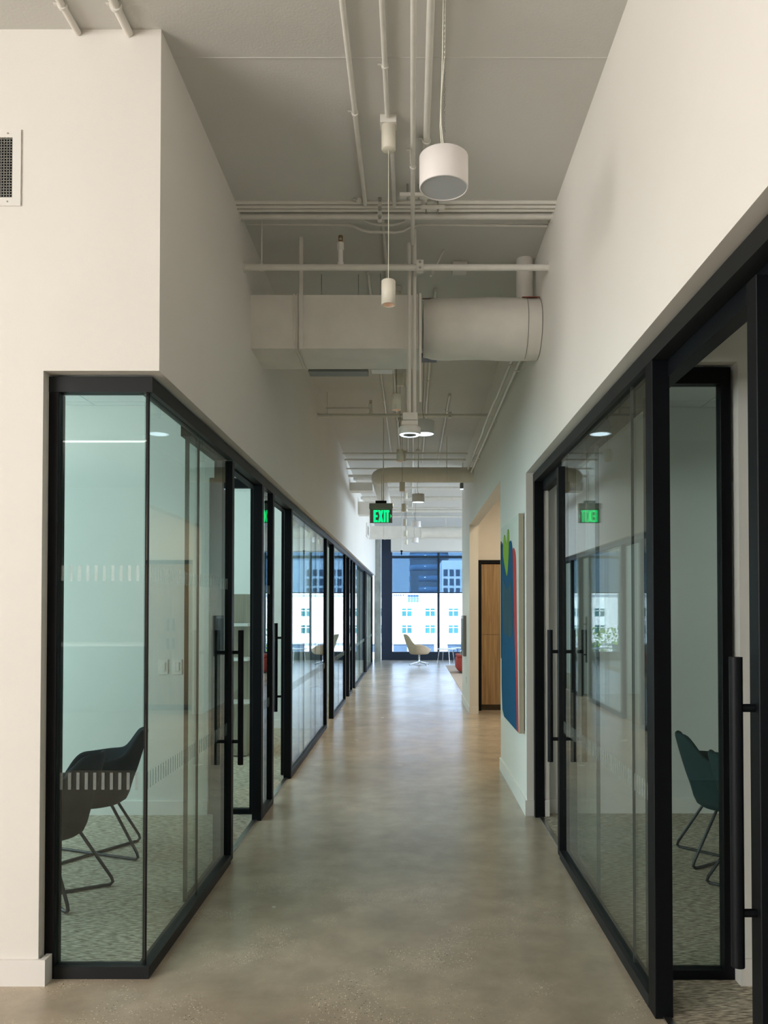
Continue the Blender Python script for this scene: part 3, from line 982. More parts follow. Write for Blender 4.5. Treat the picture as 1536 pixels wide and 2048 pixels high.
wall_shape('coral_shape', [(0.40, 0.835), (0.33, 0.84), (0.27, 0.86), (0.20, 0.85), (0.13, 0.82), (0.115, 0.76), (0.10, 0.6), (0.085, 0.45), (0.06, 0.3), (0.035, 0.12), (0.01, -0.08), (0.45, -0.08), (0.45, 0.4)], C_RED, 1)
wall_shape('blue_shape', [(0.98, 0.60), (0.98, 0.88), (0.92, 0.93), (0.84, 0.89), (0.66, 0.86), (0.55, 0.89), (0.45, 0.90), (0.37, 0.90), (0.30, 0.86), (0.27, 0.72), (0.24, 0.6), (0.21, 0.45), (0.16, 0.3), (0.12, 0.12), (0.09, -0.10), (0.98, -0.10)], C_BLUE, 2)
wall_shape('teal_shape', [(0.90, 0.74), (0.75, 0.70), (0.62, 0.66), (0.52, 0.67), (0.42, 0.70), (0.36, 0.70), (0.31, 0.6), (0.28, 0.45), (0.40, 0.42), (0.6, 0.43), (0.85, 0.44)], C_TEAL, 3)
wall_shape('lime_shape', [(0.86, 0.86), (0.80, 0.945), (0.74, 0.955), (0.69, 0.90), (0.62, 0.905), (0.57, 0.965), (0.51, 0.965), (0.47, 0.90), (0.53, 0.78), (0.60, 0.725), (0.66, 0.75), (0.76, 0.80)], C_GREEN, 4)
wall_shape('dark_sliver', [(0.985, 0.3), (0.985, 0.93), (0.965, 0.93), (0.955, 0.3)], C_TEAL, 5, False)

# ------------------------------------------------------------------ air register on the left front wall
r = root('air_register', (-1.8, YF, 3.24), 'white wall air register with eggcrate grille on the cream wall', 'vent')
x0, x1, z0, z1 = -1.96, -1.64, 3.245, 3.57
g = MB()
g.box(x0, x1, YF - 0.006, YF, z1 - 0.035, z1); g.box(x0, x1, YF - 0.006, YF, z0, z0 + 0.035)
g.box(x0, x0 + 0.035, YF - 0.006, YF, z0 + 0.035, z1 - 0.035); g.box(x1 - 0.035, x1, YF - 0.006, YF, z0 + 0.035, z1 - 0.035)
g.build('frame', TRIMW, r)
MB().box(x0 + 0.035, x1 - 0.035, YF - 0.0015, YF - 0.0005, z0 + 0.035, z1 - 0.035).build('backing', BLACK, r)
g = MB()
k = x0 + 0.035
while k < x1 - 0.035:
    g.box(k, k + 0.003, YF - 0.005, YF - 0.001, z0 + 0.035, z1 - 0.035); k += 0.0118
k = z0 + 0.035
while k < z1 - 0.035:
    g.box(x0 + 0.035, x1 - 0.035, YF - 0.005, YF - 0.001, k, k + 0.003); k += 0.0118
o = g.build('eggcrate_grille', STEEL, r); o['kind'] = 'stuff'
for zz in (z1 - 0.018, z0 + 0.018):
    MB().tube([(x1 - 0.045 - 0.01, YF - 0.008, zz), (x1 - 0.055, YF - 0.005, zz)], 0.0035, 8).build('screw', STEEL, r)

# two light switch plates on the room partition
for i, (x, lab) in enumerate(((-1.87, 'white rocker light switch plate on left room wall, farther from the doorway'), (-1.765, 'white light switch plate on left room wall, nearer to the doorway'))):
    r = root('light_switch', (x, 5.90, 1.12), lab, 'light switch')
    MB().bbox(x - 0.037, x + 0.037, 5.894, 5.90, 1.06, 1.175, 0.002).build('plate', TRIMW, r)
    MB().bbox(x - 0.016, x + 0.016, 5.889, 5.894, 1.085, 1.152, 0.002).build('rocker', TRIMW, r)

# ------------------------------------------------------------------ drum pendants
def drum(i, y, lab, lit):
    x = 0.128 if i == 0 else 0.135 - 0.012 * i
    R = 0.0955
    zb = Z_at(377, 3.02)
    zt = zb + 0.125
    r = root('drum_pendant', (x, y, CZ), lab, 'pendant lamp', 'white drum pendants in a row down the corridor')
    m = MB().lathe([(0.012, zt + 0.001), (R - 0.006, zt + 0.001), (R, zt - 0.004), (R, zb + 0.004), (R - 0.002, zb), (R - 0.005, zb), (R - 0.006, zb + 0.006)], x, y, 48)
    m.disc(x, y, zt + 0.001, 0.013, 48, True)
    m.build('drum_shade', LAMPW, r)
    MB().disc(x, y, zb + 0.003, R - 0.0055, 48).build('diffuser', DIFFL if lit else DIFFO, r)
    MB().lathe([(0.0, zt + 0.018), (0.008, zt + 0.018), (0.01, zt)], x, y, 16).build('cord_grip', STEEL, r)
    pts1 = [(x, y, zt + 0.018), (x - 0.009, y, zt + 0.05), (x - 0.014, y, zt + 0.12), (x - 0.010, y, zt + 0.22), (x - 0.004, y, zt + 0.42), (x, y, CZ)]
    pts2 = [(x + 0.002, y, zt + 0.018), (x - 0.003, y, zt + 0.06), (x - 0.010, y, zt + 0.13), (x - 0.011, y, zt + 0.22), (x + 0.004, y, zt + 0.4), (x + 0.006, y, CZ)]
    MB().tube(pts1, 0.0022, 8).build('cord', CWHITE if i == 0 else CDARK, r)
    if i == 0: MB().tube(pts2, 0.0022, 8).build('cord', CWHITE, r)
    # link chain / aircraft cable beside the cord
    c_ = MB(); z = zt + 0.02; k = 0
    if i == 0:
        while z < CZ - 0.01:
            w_ = 0.003
            if k % 2: c_.tube([(x + 0.003 - w_, y, z), (x + 0.003 - w_, y, z + 0.011), (x + 0.003 + w_, y, z + 0.013), (x + 0.003 + w_, y, z + 0.002), (x + 0.003 - w_, y, z)], 0.0009, 4, False)
            else: c_.tube([(x + 0.003, y - w_, z), (x + 0.003, y - w_, z + 0.011), (x + 0.003, y + w_, z + 0.013), (x + 0.003, y + w_, z + 0.002), (x + 0.003, y - w_, z)], 0.0009, 4, False)
            z += 0.0105; k += 1
        ch = c_.build('suspension_chain', STEEL, r); ch['kind'] = 'stuff'
    MB().lathe([(0.0, CZ - 0.02), (0.03, CZ - 0.02), (0.03, CZ)], x, y, 24).build('ceiling_cup', PIPE, r)
    return r

for i, (y, lab, lit) in enumerate(((3.02, 'largest white drum pendant, hanging nearest the camera, unlit', False), (7.3, 'grey-looking drum pendant with glowing base beside round ceiling device', True),
        (11.95, 'third drum pendant, hanging just beyond the green exit sign', True), (15.6, 'fourth drum pendant, small, before the far window', False), (19.2, 'fifth drum pendant, farthest and smallest of the drum row', False))):
    drum(i, y, lab, lit)

# ------------------------------------------------------------------ cylinder pendants
ORD = ['nearest', 'second', 'third', 'fourth', 'fifth', 'sixth', 'seventh', 'eighth', 'ninth']
def cylinder_pendant(i, y):
    x = -0.112
    R = 0.0355
    zb = Z_at(610, 3.85); zt = zb + 0.122
    r = root('cylinder_pendant', (x, y, CZ), ('%s slim cream cylinder pendant in the corridor row, counted from the camera' % ORD[i]) if i else 'nearest slim cream cylinder pendant with open glowing base, below its canopy', 'pendant lamp', 'slim cylinder pendants in a row down the corridor')
    MB().lathe([(0.0, zt), (R - 0.004, zt), (R, zt - 0.004), (R, zb), (R - 0.004, zb), (R - 0.005, zb + 0.03), (R - 0.006, zb + 0.05)], x, y, 32).build('lamp_shade', LAMPC, r)
    MB().lathe([(R - 0.0062, zb + 0.002), (R - 0.010, zb + 0.03), (0.014, zb + 0.06), (0.0, zb + 0.06)], x, y, 32).build('reflector', REFL, r)
    MB().tube([(x, y, zt - 0.001), (x, y, CZ - 0.1)], 0.0019, 8).build('cord', CWHITE if i == 0 else CDARK, r)
    MB().lathe([(0.0, CZ - 0.16), (R - 0.004, CZ - 0.16), (R, CZ - 0.155), (R, CZ - 0.04), (R - 0.003, CZ - 0.038)], x, y, 32).build('canopy', LAMPC, r)
    MB().bbox(x - 0.041, x + 0.041, y - 0.04, y + 0.04, CZ - 0.04, CZ, 0.003).build('junction_box', PIPE, r)
    if i >= 2:
        ld = bpy.data.lights.new('pendant_beam', 'SPOT')
        ld.energy = 40; ld.color = (1, 0.80, 0.58); ld.spot_size = radians(100); ld.spot_blend = 0.8; ld.shadow_soft_size = 0.03
        lo = bpy.data.objects.new('pendant_beam', ld); COL.objects.link(lo); lo.location = (x, y, zb - 0.01)
for i in range(8):
    cylinder_pendant(i, 3.85 + 2.045 * i)

# ------------------------------------------------------------------ ceiling conduits along the corridor
def couplings(m, pts, r, ys):
    for (x, y, z) in ys:
        m.tube([(x, y - 0.02, z), (x, y + 0.02, z)], r * 1.35, 12)

def conduit_y(x, z, y0, y1, rad, lab, straps=(), group=None, name='conduit'):
    r = root(name, (x, y0, z), lab, 'conduit', group)
    MB().tube([(x, y0, z), (x, y1, z)], rad, 14).build('tube', PIPE, r)
    for y in straps:
        s_ = MB().tube([(x, y - 0.006, z), (x, y + 0.006, z)], rad * 1.4, 14)
        s_.box(x - rad - 0.022, x - rad, y - 0.006, y + 0.006, CZ - 0.012, CZ - 0.009)
        s_.box(x - rad - 0.003, x - rad + 0.001, y - 0.006, y + 0.006, z, CZ)
        s_.build('strap', PIPE, r)
    return r

conduit_y(-0.275, CZ - 0.0165, -3, 4.64, 0.0125, 'leftmost painted conduit running down corridor ceiling before the cross pipes', (3.78, 1.2))
conduit_y(-0.117, CZ - 0.0165, -3, 3.80, 0.0115, 'painted conduit feeding the nearest cylinder pendant canopy', (3.45, 1.0))
conduit_y(-0.100, CZ - 0.0165, 3.90, 4.66, 0.0115, 'short painted conduit between cylinder pendant canopy and cross pipes', (4.0,))
conduit_y(0.010, CZ - 0.10, -3, 4.97, 0.0125, 'painted conduit down the middle of the ceiling, left of drum cord', (4.1,))
conduit_y(0.080, CZ - 0.020, -3, 4.66, 0.0165, 'thickest painted ceiling conduit, right of the middle one', (4.0, 1.5))
conduit_y(-1.405, CZ - 0.016, -3, 3.248, 0.014, 'painted conduit ending at the left wall top, farther from corner', (3.1,))
conduit_y(-1.19, CZ - 0.018, -3, 3.248, 0.0175, 'painted conduit ending at the left wall top, nearer the corner', (3.1,))
# beyond the pipes
conduit_y(-0.31, CZ - 0.0165, 5.6, 12.1, 0.012, 'thin conduit slanting past the second cylinder pendant, left', (4.6, 9.0))
conduit_y(-0.175, CZ - 0.0165, 4.76, 11.9, 0.012, 'thin ceiling conduit left of the far cylinder pendants', (6.0, 8.0, 10.0))
conduit_y(-0.045, CZ - 0.0165, 6.2, 12.3, 0.012, 'thin ceiling conduit right behind the far cylinder pendants', (8.5,))
conduit_y(0.03, CZ - 0.018, 5.9, 19.7, 0.013, 'long thin ceiling conduit beyond the round ceiling device')
conduit_y(0.185, CZ - 0.016, 5.9, 12.9, 0.014, 'ceiling conduit right of the far drum pendants', (8.2, 10.0))
conduit_y(0.44, CZ - 0.016, 8.8, 12.9, 0.014, 'ceiling conduit nearest the right wall, above the round duct', (9.5,))
# pair running along the right wall
for k, (x, z, lab) in enumerate(((0.795, 3.515, 'upper painted conduit of the pair along right wall top'), (0.84, 3.47, 'lower painted conduit of the pair along right wall top'))):
    r = root('conduit', (x, 5.4, z), lab, 'conduit')
    if k == 0:
        pts = [(x, 5.58, z), (x, 7.2, z), (x - 0.008, 7.4, z), (x - 0.008, 8.4, z), (x, 8.6, z), (x, 10.86, z)]
    else:
        pts = [(x, 5.58, z), (x, 10.86, z)]
    MB().tube(pts, 0.0125, 12).build('tube', PIPE, r)
    for y in (6.2, 7.9, 9.8):
        MB().box(x - 0.015, XRW, y - 0.01, y + 0.01, z - 0.0175, z - 0.013).build('strap', PIPE, r)

# ------------------------------------------------------------------ cross pipes
def cross(name, y, z, rad, lab, x0=XLW, x1=XRW, cat='pipe', group=None, flange=True):
    r = root(name, (0, y, z), lab, cat, group)
    MB().tube([(x0, y, z), (x1, y, z)], rad, 16).build('tube', PIPE, r)
    if flange:
        f = MB()
        f.tube([(x0, y, z), (x0 + 0.008, y, z)], rad * 1.7, 16)
        f.build('wall_collar', PIPE, r)
        f = MB(); f.tube([(x1 - 0.008, y, z), (x1, y, z)], rad * 1.7, 16); f.build('wall_collar', PIPE, r)
    return r

cross('cross_conduit', 4.64, Z_at(404.5, 4.64), 0.0125, 'topmost of the thin cross conduits hugging the ceiling', flange=False, cat='conduit')
cross('cross_conduit', 4.672, Z_at(413, 4.672), 0.012, 'second of the thin cross conduits, below the topmost', flange=False, cat='conduit')
cross('cross_conduit', 4.70, Z_at(420.5, 4.70), 0.0105, 'third of the thin cross conduits, just above the thick pipe', flange=False, cat='conduit')
cross('cross_pipe', 4.76, Z_at(432, 4.76), 0.021, 'thick painted cross pipe directly beneath the thin conduits')
# bowed conduit
r = root('bowed_conduit', (0, 4.95, 3.88), 'thin cross conduit that bows down in the middle of its run', 'conduit')
yb2 = 4.92
def q(px, py): return (X_at(px, yb2), yb2, Z_at(py, yb2))
MB().tube([q(489, 447), q(690, 450), q(705, 452), q(722, 460), q(738, 464), q(790, 465), q(806, 462), q(822, 454), q(840, 449), q(1097, 452)], 0.0085, 12).build('tube', PIPE, r)
r = root('bowed_conduit', (0, 4.87, 3.9), 'shorter bowed conduit dipping behind the cylinder pendant cord', 'conduit')
yb2 = 4.86
MB().tube([q(728, 440), q(742, 447), q(758, 450), q(785, 450), q(800, 446), q(812, 441)], 0.0085, 12).build('tube', PIPE, r)
# strut brackets
def bracket(x, y, zlo, zhi, lab, w=0.02):
    r = root('strut_bracket', (x, y, zlo), lab, 'bracket')
    MB().box(x - w, x - w + 0.005, y - 0.035, y - 0.03, zlo, zhi).box(x + w - 0.005, x + w, y - 0.035, y - 0.03, zlo, zhi).box(x - w, x + w, y - 0.03, y - 0.026, zlo, zhi).build('channel', PIPE, r)
    z = zlo + 0.03
    while z < zhi:
        MB().tube([(x, y - 0.043, z), (x, y - 0.033, z)], 0.011, 8).build('bolt', STEEL, r); z += 0.052
    return r
bracket(-0.186, 4.63, Z_at(445, 4.6), CZ, 'slotted vertical bracket clamping the cross pipes left of the pendant cord', 0.012)
r = root('strut_bracket', (0.0, 4.45, CZ - 0.05), 'short horizontal slotted bracket holding the middle conduit', 'bracket')
MB().box(-0.065, 0.10, 4.43, 4.47, CZ - 0.078, CZ - 0.058).build('channel', PIPE, r)
for x in (-0.02, 0.045): MB().tube([(x, 4.45, CZ - 0.09), (x, 4.45, CZ)], 0.006, 8).build('threaded_rod', STEEL, r)
r = root('strut_bracket', (0.11, 4.6, CZ - 0.06), 'short horizontal bracket below the large drum pendant', 'bracket')
MB().box(0.06, 0.20, 4.585, 4.605, CZ - 0.072, CZ - 0.05).build('channel', PIPE, r)
for x in (0.09, 0.16): MB().tube([(x, 4.595, CZ - 0.10), (x, 4.595, CZ)], 0.005, 8).build('threaded_rod', STEEL, r)

# sprinkler pipes
def sprinkler_pipe(y, z, rad, lab, xh, zh, hx, cx, i):
    r = cross('sprinkler_pipe', y, z, rad, lab)
    MB().tube([(xh, y, z), (xh, y, z + zh * 0.62)], rad * 0.8, 14).build('riser', TRIMW, r)
    MB().tube([(xh, y, z + rad * 0.6), (xh, y, z + rad * 1.6)], rad * 1.05, 14).build('tee_collar', TRIMW, r)
    h = MB().tube([(xh, y, z + zh * 0.55), (xh, y, z + zh * 0.78)], rad * 1.1, 14).build('elbow', TRIMW, r)
    s_ = MB().tube([(xh, y, z + zh * 0.78), (xh, y, z + zh * 0.86)], rad * 0.5, 10)
    s_.tube([(xh - rad * .55, y, z + zh * 0.84), (xh - rad * .55, y, z + zh)], rad * 0.15, 6)
    s_.tube([(xh + rad * .55, y, z + zh * 0.84), (xh + rad * .55, y, z + zh)], rad * 0.15, 6)
    s_.tube([(xh, y, z + zh * 0.98), (xh, y, z + zh)], rad * 0.75, 12)
    s_.build('sprinkler_head', BRASS, r)
    MB().tube([(hx, y, z), (hx, y, CZ)], 0.0045, 8).build('hanger_rod', PIPE, r)
    MB().tube([(hx - 0.012, y, z), (hx + 0.012, y, z)], rad * 1.2, 14).build('hanger_clamp', PIPE, r)
    b_ = MB().box(cx - 0.022, cx + 0.022, y - rad * 1.35, y + rad, z - rad * 1.5, z + rad * 1.9)
    b_.build('seismic_clamp', PIPE, r)
    for dz in (-0.6, 1.2): MB().tube([(cx, y - rad * 1.35 - 0.008, z + rad * dz), (cx, y - rad * 1.35, z + rad * dz)], 0.008, 6).build('bolt', STEEL, r)
    return r
sprinkler_pipe(4.88, Z_at(535, 4.88), 0.0195, 'painted sprinkler pipe crossing in front of the box duct', X_at(680, 4.88), 0.20, X_at(521, 4.88), X_at(840, 4.88), 0)
second_pipe = sprinkler_pipe(8.75, Z_at(831, 8.75), 0.0195, 'second painted sprinkler pipe, crossing behind the round ceiling device', X_at(741, 8.75), 0.17, X_at(654, 8.75), X_at(900, 8.75), 1)
MB().tube([(X_at(651, 8.75), 8.75, Z_at(817, 8.75)), (X_at(741, 8.75), 8.75, Z_at(816, 8.75))], 0.010, 10).build('branch_tube', PIPE, second_pipe)
r = root('brace_rod', (0.6, 4.9, 3.6), 'slanted brace running from sprinkler pipe up to ceiling anchor', 'bracket')
MB().tube([(X_at(862, 5.0), 5.0, Z_at(552, 5.0)), (X_at(908, 5.5), 5.5, Z_at(522, 5.5) + 0.22)], 0.007, 8).build('tube', PIPE, r)
MB().bbox(X_at(905, 5.5), X_at(935, 5.5), 5.44, 5.56, CZ - 0.05, CZ, 0.004).build('ceiling_anchor', PIPE, r)

# ------------------------------------------------------------------ box duct and round duct
YD = 5.10
r = root('box_duct', (-0.5, YD + 0.2, 3.25), 'painted rectangular duct crossing the left half of the corridor', 'duct')
zt, zb = Z_at(590, YD), Z_at(697, YD)
MB().box(XLW, X_at(843, YD), YD, YD + 0.44, zb, zt).build('body', DUCTM, r)
for px in (586, 592, 596, 834):
    MB().box(X_at(px, YD), X_at(px, YD) + 0.006, YD - 0.008, YD + 0.448, zb - 0.006, zt + 0.006).build('seam_rib', PIPE, r)
MB().box(X_at(597, YD - .02), X_at(604.5, YD - .02), YD - 0.022, YD - 0.018, zb - 0.01, CZ).build('hanger_strap', PIPE, r)
MB().box(X_at(838, YD), X_at(843, YD), YD - 0.01, YD + 0.45, zb - 0.01, zt + 0.01).build('end_flange', PIPE, r)

YR = 5.32
r = root('round_duct', (0.4, YR, 3.4), 'wrapped white round duct crossing the right half of the corridor', 'duct')
RR = 0.205
zc = Z_at(659, YR)
# slightly lumpy wrap
m = MB(); NX, NK = 26, 40
xs0, xs1 = X_at(846, YR), XRW - 0.004
vs = []; fs = []
for i in range(NX + 1):
    f = i / NX; x = xs0 + (xs1 - xs0) * f
    rr = RR * (0.93 + 0.07 * min(1, f * 5)) * (1 + 0.012 * sin(9 * f + 1)) * (1 - 0.05 * math.exp(-((f - 0.02) / 0.03) ** 2)) * (1 - 0.02 * math.exp(-((f - 0.86) / 0.008) ** 2))
    for k in range(NK):
        a = 2 * pi * k / NK
        w_ = rr * (1 + 0.012 * sin(3 * a + 5 * f) + 0.006 * sin(7 * a - 11 * f))
        vs.append((x, YR + w_ * cos(a), zc + w_ * sin(a)))
for i in range(NX):
    for k in range(NK):
        fs.append((i * NK + k, i * NK + (k + 1) % NK, (i + 1) * NK + (k + 1) % NK, (i + 1) * NK + k))
m.add(vs, fs, True); m.add(vs[:NK], [tuple(range(NK))])
m.build('wrapped_body', DUCTM, r)
def arc_tape(x, a0, a1, w, rad, mm, nm):
    t_ = MB(); n = 12
    for i in range(n):
        a = a0 + (a1 - a0) * i / n; a2 = a0 + (a1 - a0) * (i + 1) / n
        P_ = [(x - w, a), (x + w, a), (x + w, a2), (x - w, a2)]
        t_.add([(px, YR + rad * cos(q_), zc + rad * sin(q_)) for px, q_ in P_], [(0, 1, 2, 3)], True)
    return t_.build(nm, mm, r)
arc_tape(xs0 + 0.05, radians(95), radians(112), 0.055, RR * 0.985, REDTAPE, 'red_tape')
arc_tape(X_at(1060, YR), radians(95), radians(125), 0.055, RR * 1.035, REDTAPE, 'red_tape')
arc_tape(X_at(1050, YR), radians(100), radians(265), 0.0018, RR * 1.03, GREYM, 'wrap_seam')
o = MB().tube([(0.795, YR + 0.1, zc + 0.1), (0.795, YR + 0.1, CZ)], 0.058, 24).build('riser_duct', DUCTM, r)
MB().box(xs0 - 0.01, xs0 + 0.1, YR + 0.02, YR + 0.2, zc - RR * 0.80, zc - RR * 0.77).build('end_flap', CDARK, r)

# vertical drops to the round ceiling device
yv = 4.99
r = root('pendant_device', (0.0, yv, 2.7), 'round white ceiling device with square back box hanging on conduits', 'sensor')
zdev = Z_at(842, 5.0)
for px0, w_ in ((818.5, 0.0115), (829, 0.0125)):
    MB().tube([(X_at(px0, yv), yv, CZ if px0 > 820 else Z_at(486, yv)), (X_at(px0, yv), yv, zdev)], w_, 14).build('drop_conduit', PIPE, r)
for px0 in (841,):
    MB().box(X_at(px0 - 2, yv), X_at(px0 + 2, yv), yv - 0.006, yv + 0.006, zdev + 0.12, Z_at(590, yv)).build('drop_strap', PIPE, r)
xd = X_at(819.5, yv)
MB().bbox(xd - 0.045, xd + 0.05, yv - 0.045, yv + 0.045, Z_at(843, yv), Z_at(828, yv), 0.003).build('junction_box', PIPE, r)
MB().bbox(xd - 0.053, xd + 0.053, yv - 0.05, yv + 0.05, Z_at(853, yv), Z_at(844, yv), 0.003).build('back_box', PIPE, r)
z0 = Z_at(872, yv)
RD = 0.072
MB().lathe([(0, z0 + 0.062), (RD * 0.85, z0 + 0.062), (RD, z0 + 0.05), (RD, z0 + 0.022), (RD * 0.92, z0 + 0.008)], xd, yv, 40).build('housing', PIPE, r)
MB().lathe([(RD * 0.92, z0 + 0.008), (RD * 0.80, z0 + 0.002), (RD * 0.6, z0 + 0.006)], xd, yv, 40).build('light_ring', DIFFL, r)
MB().lathe([(RD * 0.6, z0 + 0.006), (RD * 0.3, z0 + 0.0), (0, z0 - 0.003)], xd, yv, 32).build('sensor_dome', DARKG, r)

# linear slot diffuser and white panel behind the box duct
r = root('slot_diffuser', (-0.45, 5.62, 3.22), 'long grey slot diffuser beneath the rear edge of box duct', 'vent')
ys_ = 5.60
MB().box(X_at(615, ys_), X_at(735, ys_), ys_, ys_ + 0.12, Z_at(743, ys_), Z_at(731, ys_)).build('housing', SLOTM, r)
MB().box(X_at(617, ys_), X_at(734, ys_), ys_ - 0.004, ys_, Z_at(733, ys_), Z_at(730.5, ys_)).build('slot', CDARK, r)
MB().tube([(X_at(640, ys_), ys_ + 0.06, Z_at(731, ys_)), (X_at(640, ys_), ys_ + 0.06, CZ)], 0.003, 6).build('hanger_wire', STEEL, r)
MB().tube([(X_at(715, ys_), ys_ + 0.06, Z_at(731, ys_)), (X_at(715, ys_), ys_ + 0.06, CZ)], 0.003, 6).build('hanger_wire', STEEL, r)
r = root('access_panel', (-0.2, 5.62, 3.25), 'small pale blue-white panel beside the slot diffuser', 'panel')
MB().bbox(X_at(742, ys_), X_at(785, ys_), ys_, ys_ + 0.10, Z_at(739.5, ys_), Z_at(729.5, ys_), 0.002).build('plate', LAMPW, r)
MB().tube([(X_at(760, ys_), ys_ + 0.05, Z_at(730, ys_)), (X_at(760, ys_), ys_ + 0.05, CZ)], 0.003, 6).build('hanger_wire', STEEL, r)

# ------------------------------------------------------------------ exit sign
YE = 9.95
r = root('exit_sign', (X_at(761.5, YE), YE, 2.7), 'hanging grey EXIT sign with glowing green letters', 'exit sign')
e = lambda px: X_at(px, YE)
ze = lambda py: Z_at(py, YE)
MB().bbox(e(738.5), e(786), YE - 0.03, YE + 0.03, ze(1018), ze(1007), 0.003).build('housing', SIGNG, r)
MB().box(e(739.5), e(784.5), YE - 0.010, YE + 0.010, ze(1046), ze(1018)).build('plate', SIGNP, r)
MB().bbox(e(751), e(773), YE - 0.04, YE + 0.04, ze(1007), ze(1002), 0.003).build('canopy', BLACK, r)
for px0 in (763.5, 767): MB().tube([(e(px0), YE, ze(1003)), (e(px0), YE, CZ if px0 > 765 else ze(950))], 0.006 if px0 > 765 else 0.004, 8).build('hanging_rod', PIPE, r)
def letters(y0, y1, flip=1):
    cx_ = (e(747) + e(778.5)) / 2
    def P(px, py):
        x = e(px)
        if flip < 0: x = 2 * cx_ - x
        return (x, ze(py))
    zt_, zb_ = 1020.5, 1044.5
    t = 3.0
    def rect(m_, a, b_, c_, d_):
        x0_, z0_ = P(a, d_); x1_, z1_ = P(b_, c_)
        m_.box(x0_, x1_, y0, y1, z0_, z1_)
    m_ = MB(); rect(m_, 747, 751.2, zt_, zb_)
    for py in (zt_, (zt_ + zb_) / 2 - 1.9, zb_ - 3.9): rect(m_, 751.2, 755.2, py, py + 3.9)
    m_.build('letter', GREEN, r)
    m_ = MB()
    for (a, b_) in ((756, 762.5), (762.5, 756)):
        pl = [P(a, zt_), P(a + 4.2, zt_), P(b_ + 4.2, zb_), P(b_, zb_)]
        m_.prism(pl, 1, y0, y1)
    m_.build('letter', GREEN, r)
    m_ = MB(); rect(m_, 767.6, 771, zt_, zb_); m_.build('letter', GREEN, r)
    m_ = MB(); rect(m_, 771.6, 778.6, zt_, zt_ + 4.2); rect(m_, 773.2, 777, zt_ + 4.2, zb_); m_.build('letter', GREEN, r)
    m_ = MB(); m_.prism([P(780, 1028.5), P(783.2, 1032.5), P(780, 1036.5), P(781.6, 1032.5)], 1, y0, y1)
    m_.build('arrow', GREEN, r)
letters(YE - 0.013, YE - 0.010)
letters(YE + 0.010, YE + 0.013, -1)

# ------------------------------------------------------------------ second duct with elbow
r = root('elbow_duct', (0.2, 11.0, 3.4), 'round painted duct that elbows away beyond exit sign', 'duct')
yd = 11.0
zc2 = Z_at(950, yd); R2 = 0.108
pts = [(XRW, yd, zc2)]
xe = X_at(790, yd)
pts.append((xe, yd, zc2))
for k in range(1, 9):
    a = k / 8 * pi / 2
    pts.append((xe - 0.24 * sin(a), yd + 0.24 * (1 - cos(a)), zc2 - 0.0 * k))
pts.append((xe - 0.24, 12.6, zc2)); pts.append((xe - 0.24, 14.9, zc2))
MB().tube(pts, R2, 28).build('body', DUCTM, r)
for x in (0.1, 0.5):
    MB().tube([(x, yd, zc2), (x + 0.012, yd, zc2)], R2 * 1.03, 28).build('seam_band', PIPE, r)
    MB().box(x, x + 0.01, yd - 0.004, yd + 0.004, zc2 + R2, CZ).build('hanger_strap', PIPE, r)
# small surface downlight
r = root('surface_downlight', (0.8, 12.9, 3.5), 'small grey square downlight at the far top corner of right wall', 'lamp')
yq = 13.0
xq = X_at(926, yq)
MB().bbox(xq - 0.05, min(xq + 0.05, XRW - 0.002), yq - 0.05, yq + 0.05, Z_at(978, yq), Z_at(966, yq), 0.003).build('housing', GREYM, r)
MB().box(xq - 0.044, xq + 0.04, yq - 0.044, yq + 0.044, Z_at(978, yq) - 0.004, Z_at(978, yq)).build('diffuser', DIFFL, r)
MB().tube([(xq, yq, Z_at(966, yq)), (xq, yq, CZ)], 0.008, 8).build('stem', PIPE, r)

# second group of cross pipes; the further ones also mimic daylit deck bands
FAR = [(12.0, 3.96, 0.013), (12.35, 3.93, 0.016), (12.75, 3.86, 0.013), (13.1, 3.80, 0.022), (14.3, 3.95, 0.03), (15.2, 3.93, 0.02), (16.4, 3.9, 0.035), (17.0, 3.94, 0.02), (17.9, 3.88, 0.02), (18.8, 3.93, 0.035), (19.7, 3.9, 0.025)]
LB = ['first far cross pipe, above the elbow duct', 'second far cross pipe, above the elbow duct', 'third far cross pipe, lower than the two before it', 'fourth far cross pipe, thick, level with elbow duct',
      'first cross pipe seen beneath the elbow duct', 'second cross pipe seen beneath the elbow duct', 'thick cross pipe behind the fourth cylinder pendant', 'thin cross pipe behind the fifth cylinder pendant',
      'cross pipe level with exit sign top', 'thick cross pipe behind the exit sign letters', 'last cross pipe before the far box duct']
for (y, z, rad), lb in zip(FAR, LB):
    x1 = XRW if y < 13.2 else 8.5
    cross('cross_pipe', y, z, rad, lb, x1=x1, flange=False)
# boxed beams of left far end
for i, (y, z0_, z1_) in enumerate(((13.4, 3.60, 3.74), (15.5, 3.44, 3.70))):
    o = MB().box(XLW, -0.66, y, y + 0.3, z0_, z1_).build('duct_stub', DUCTM, None, loc=(-0.85, y, z0_))
    tag(o, ['upper short box duct from left wall beneath the cross pipes', 'lower short box duct from left wall beside the exit sign'][i], 'duct')
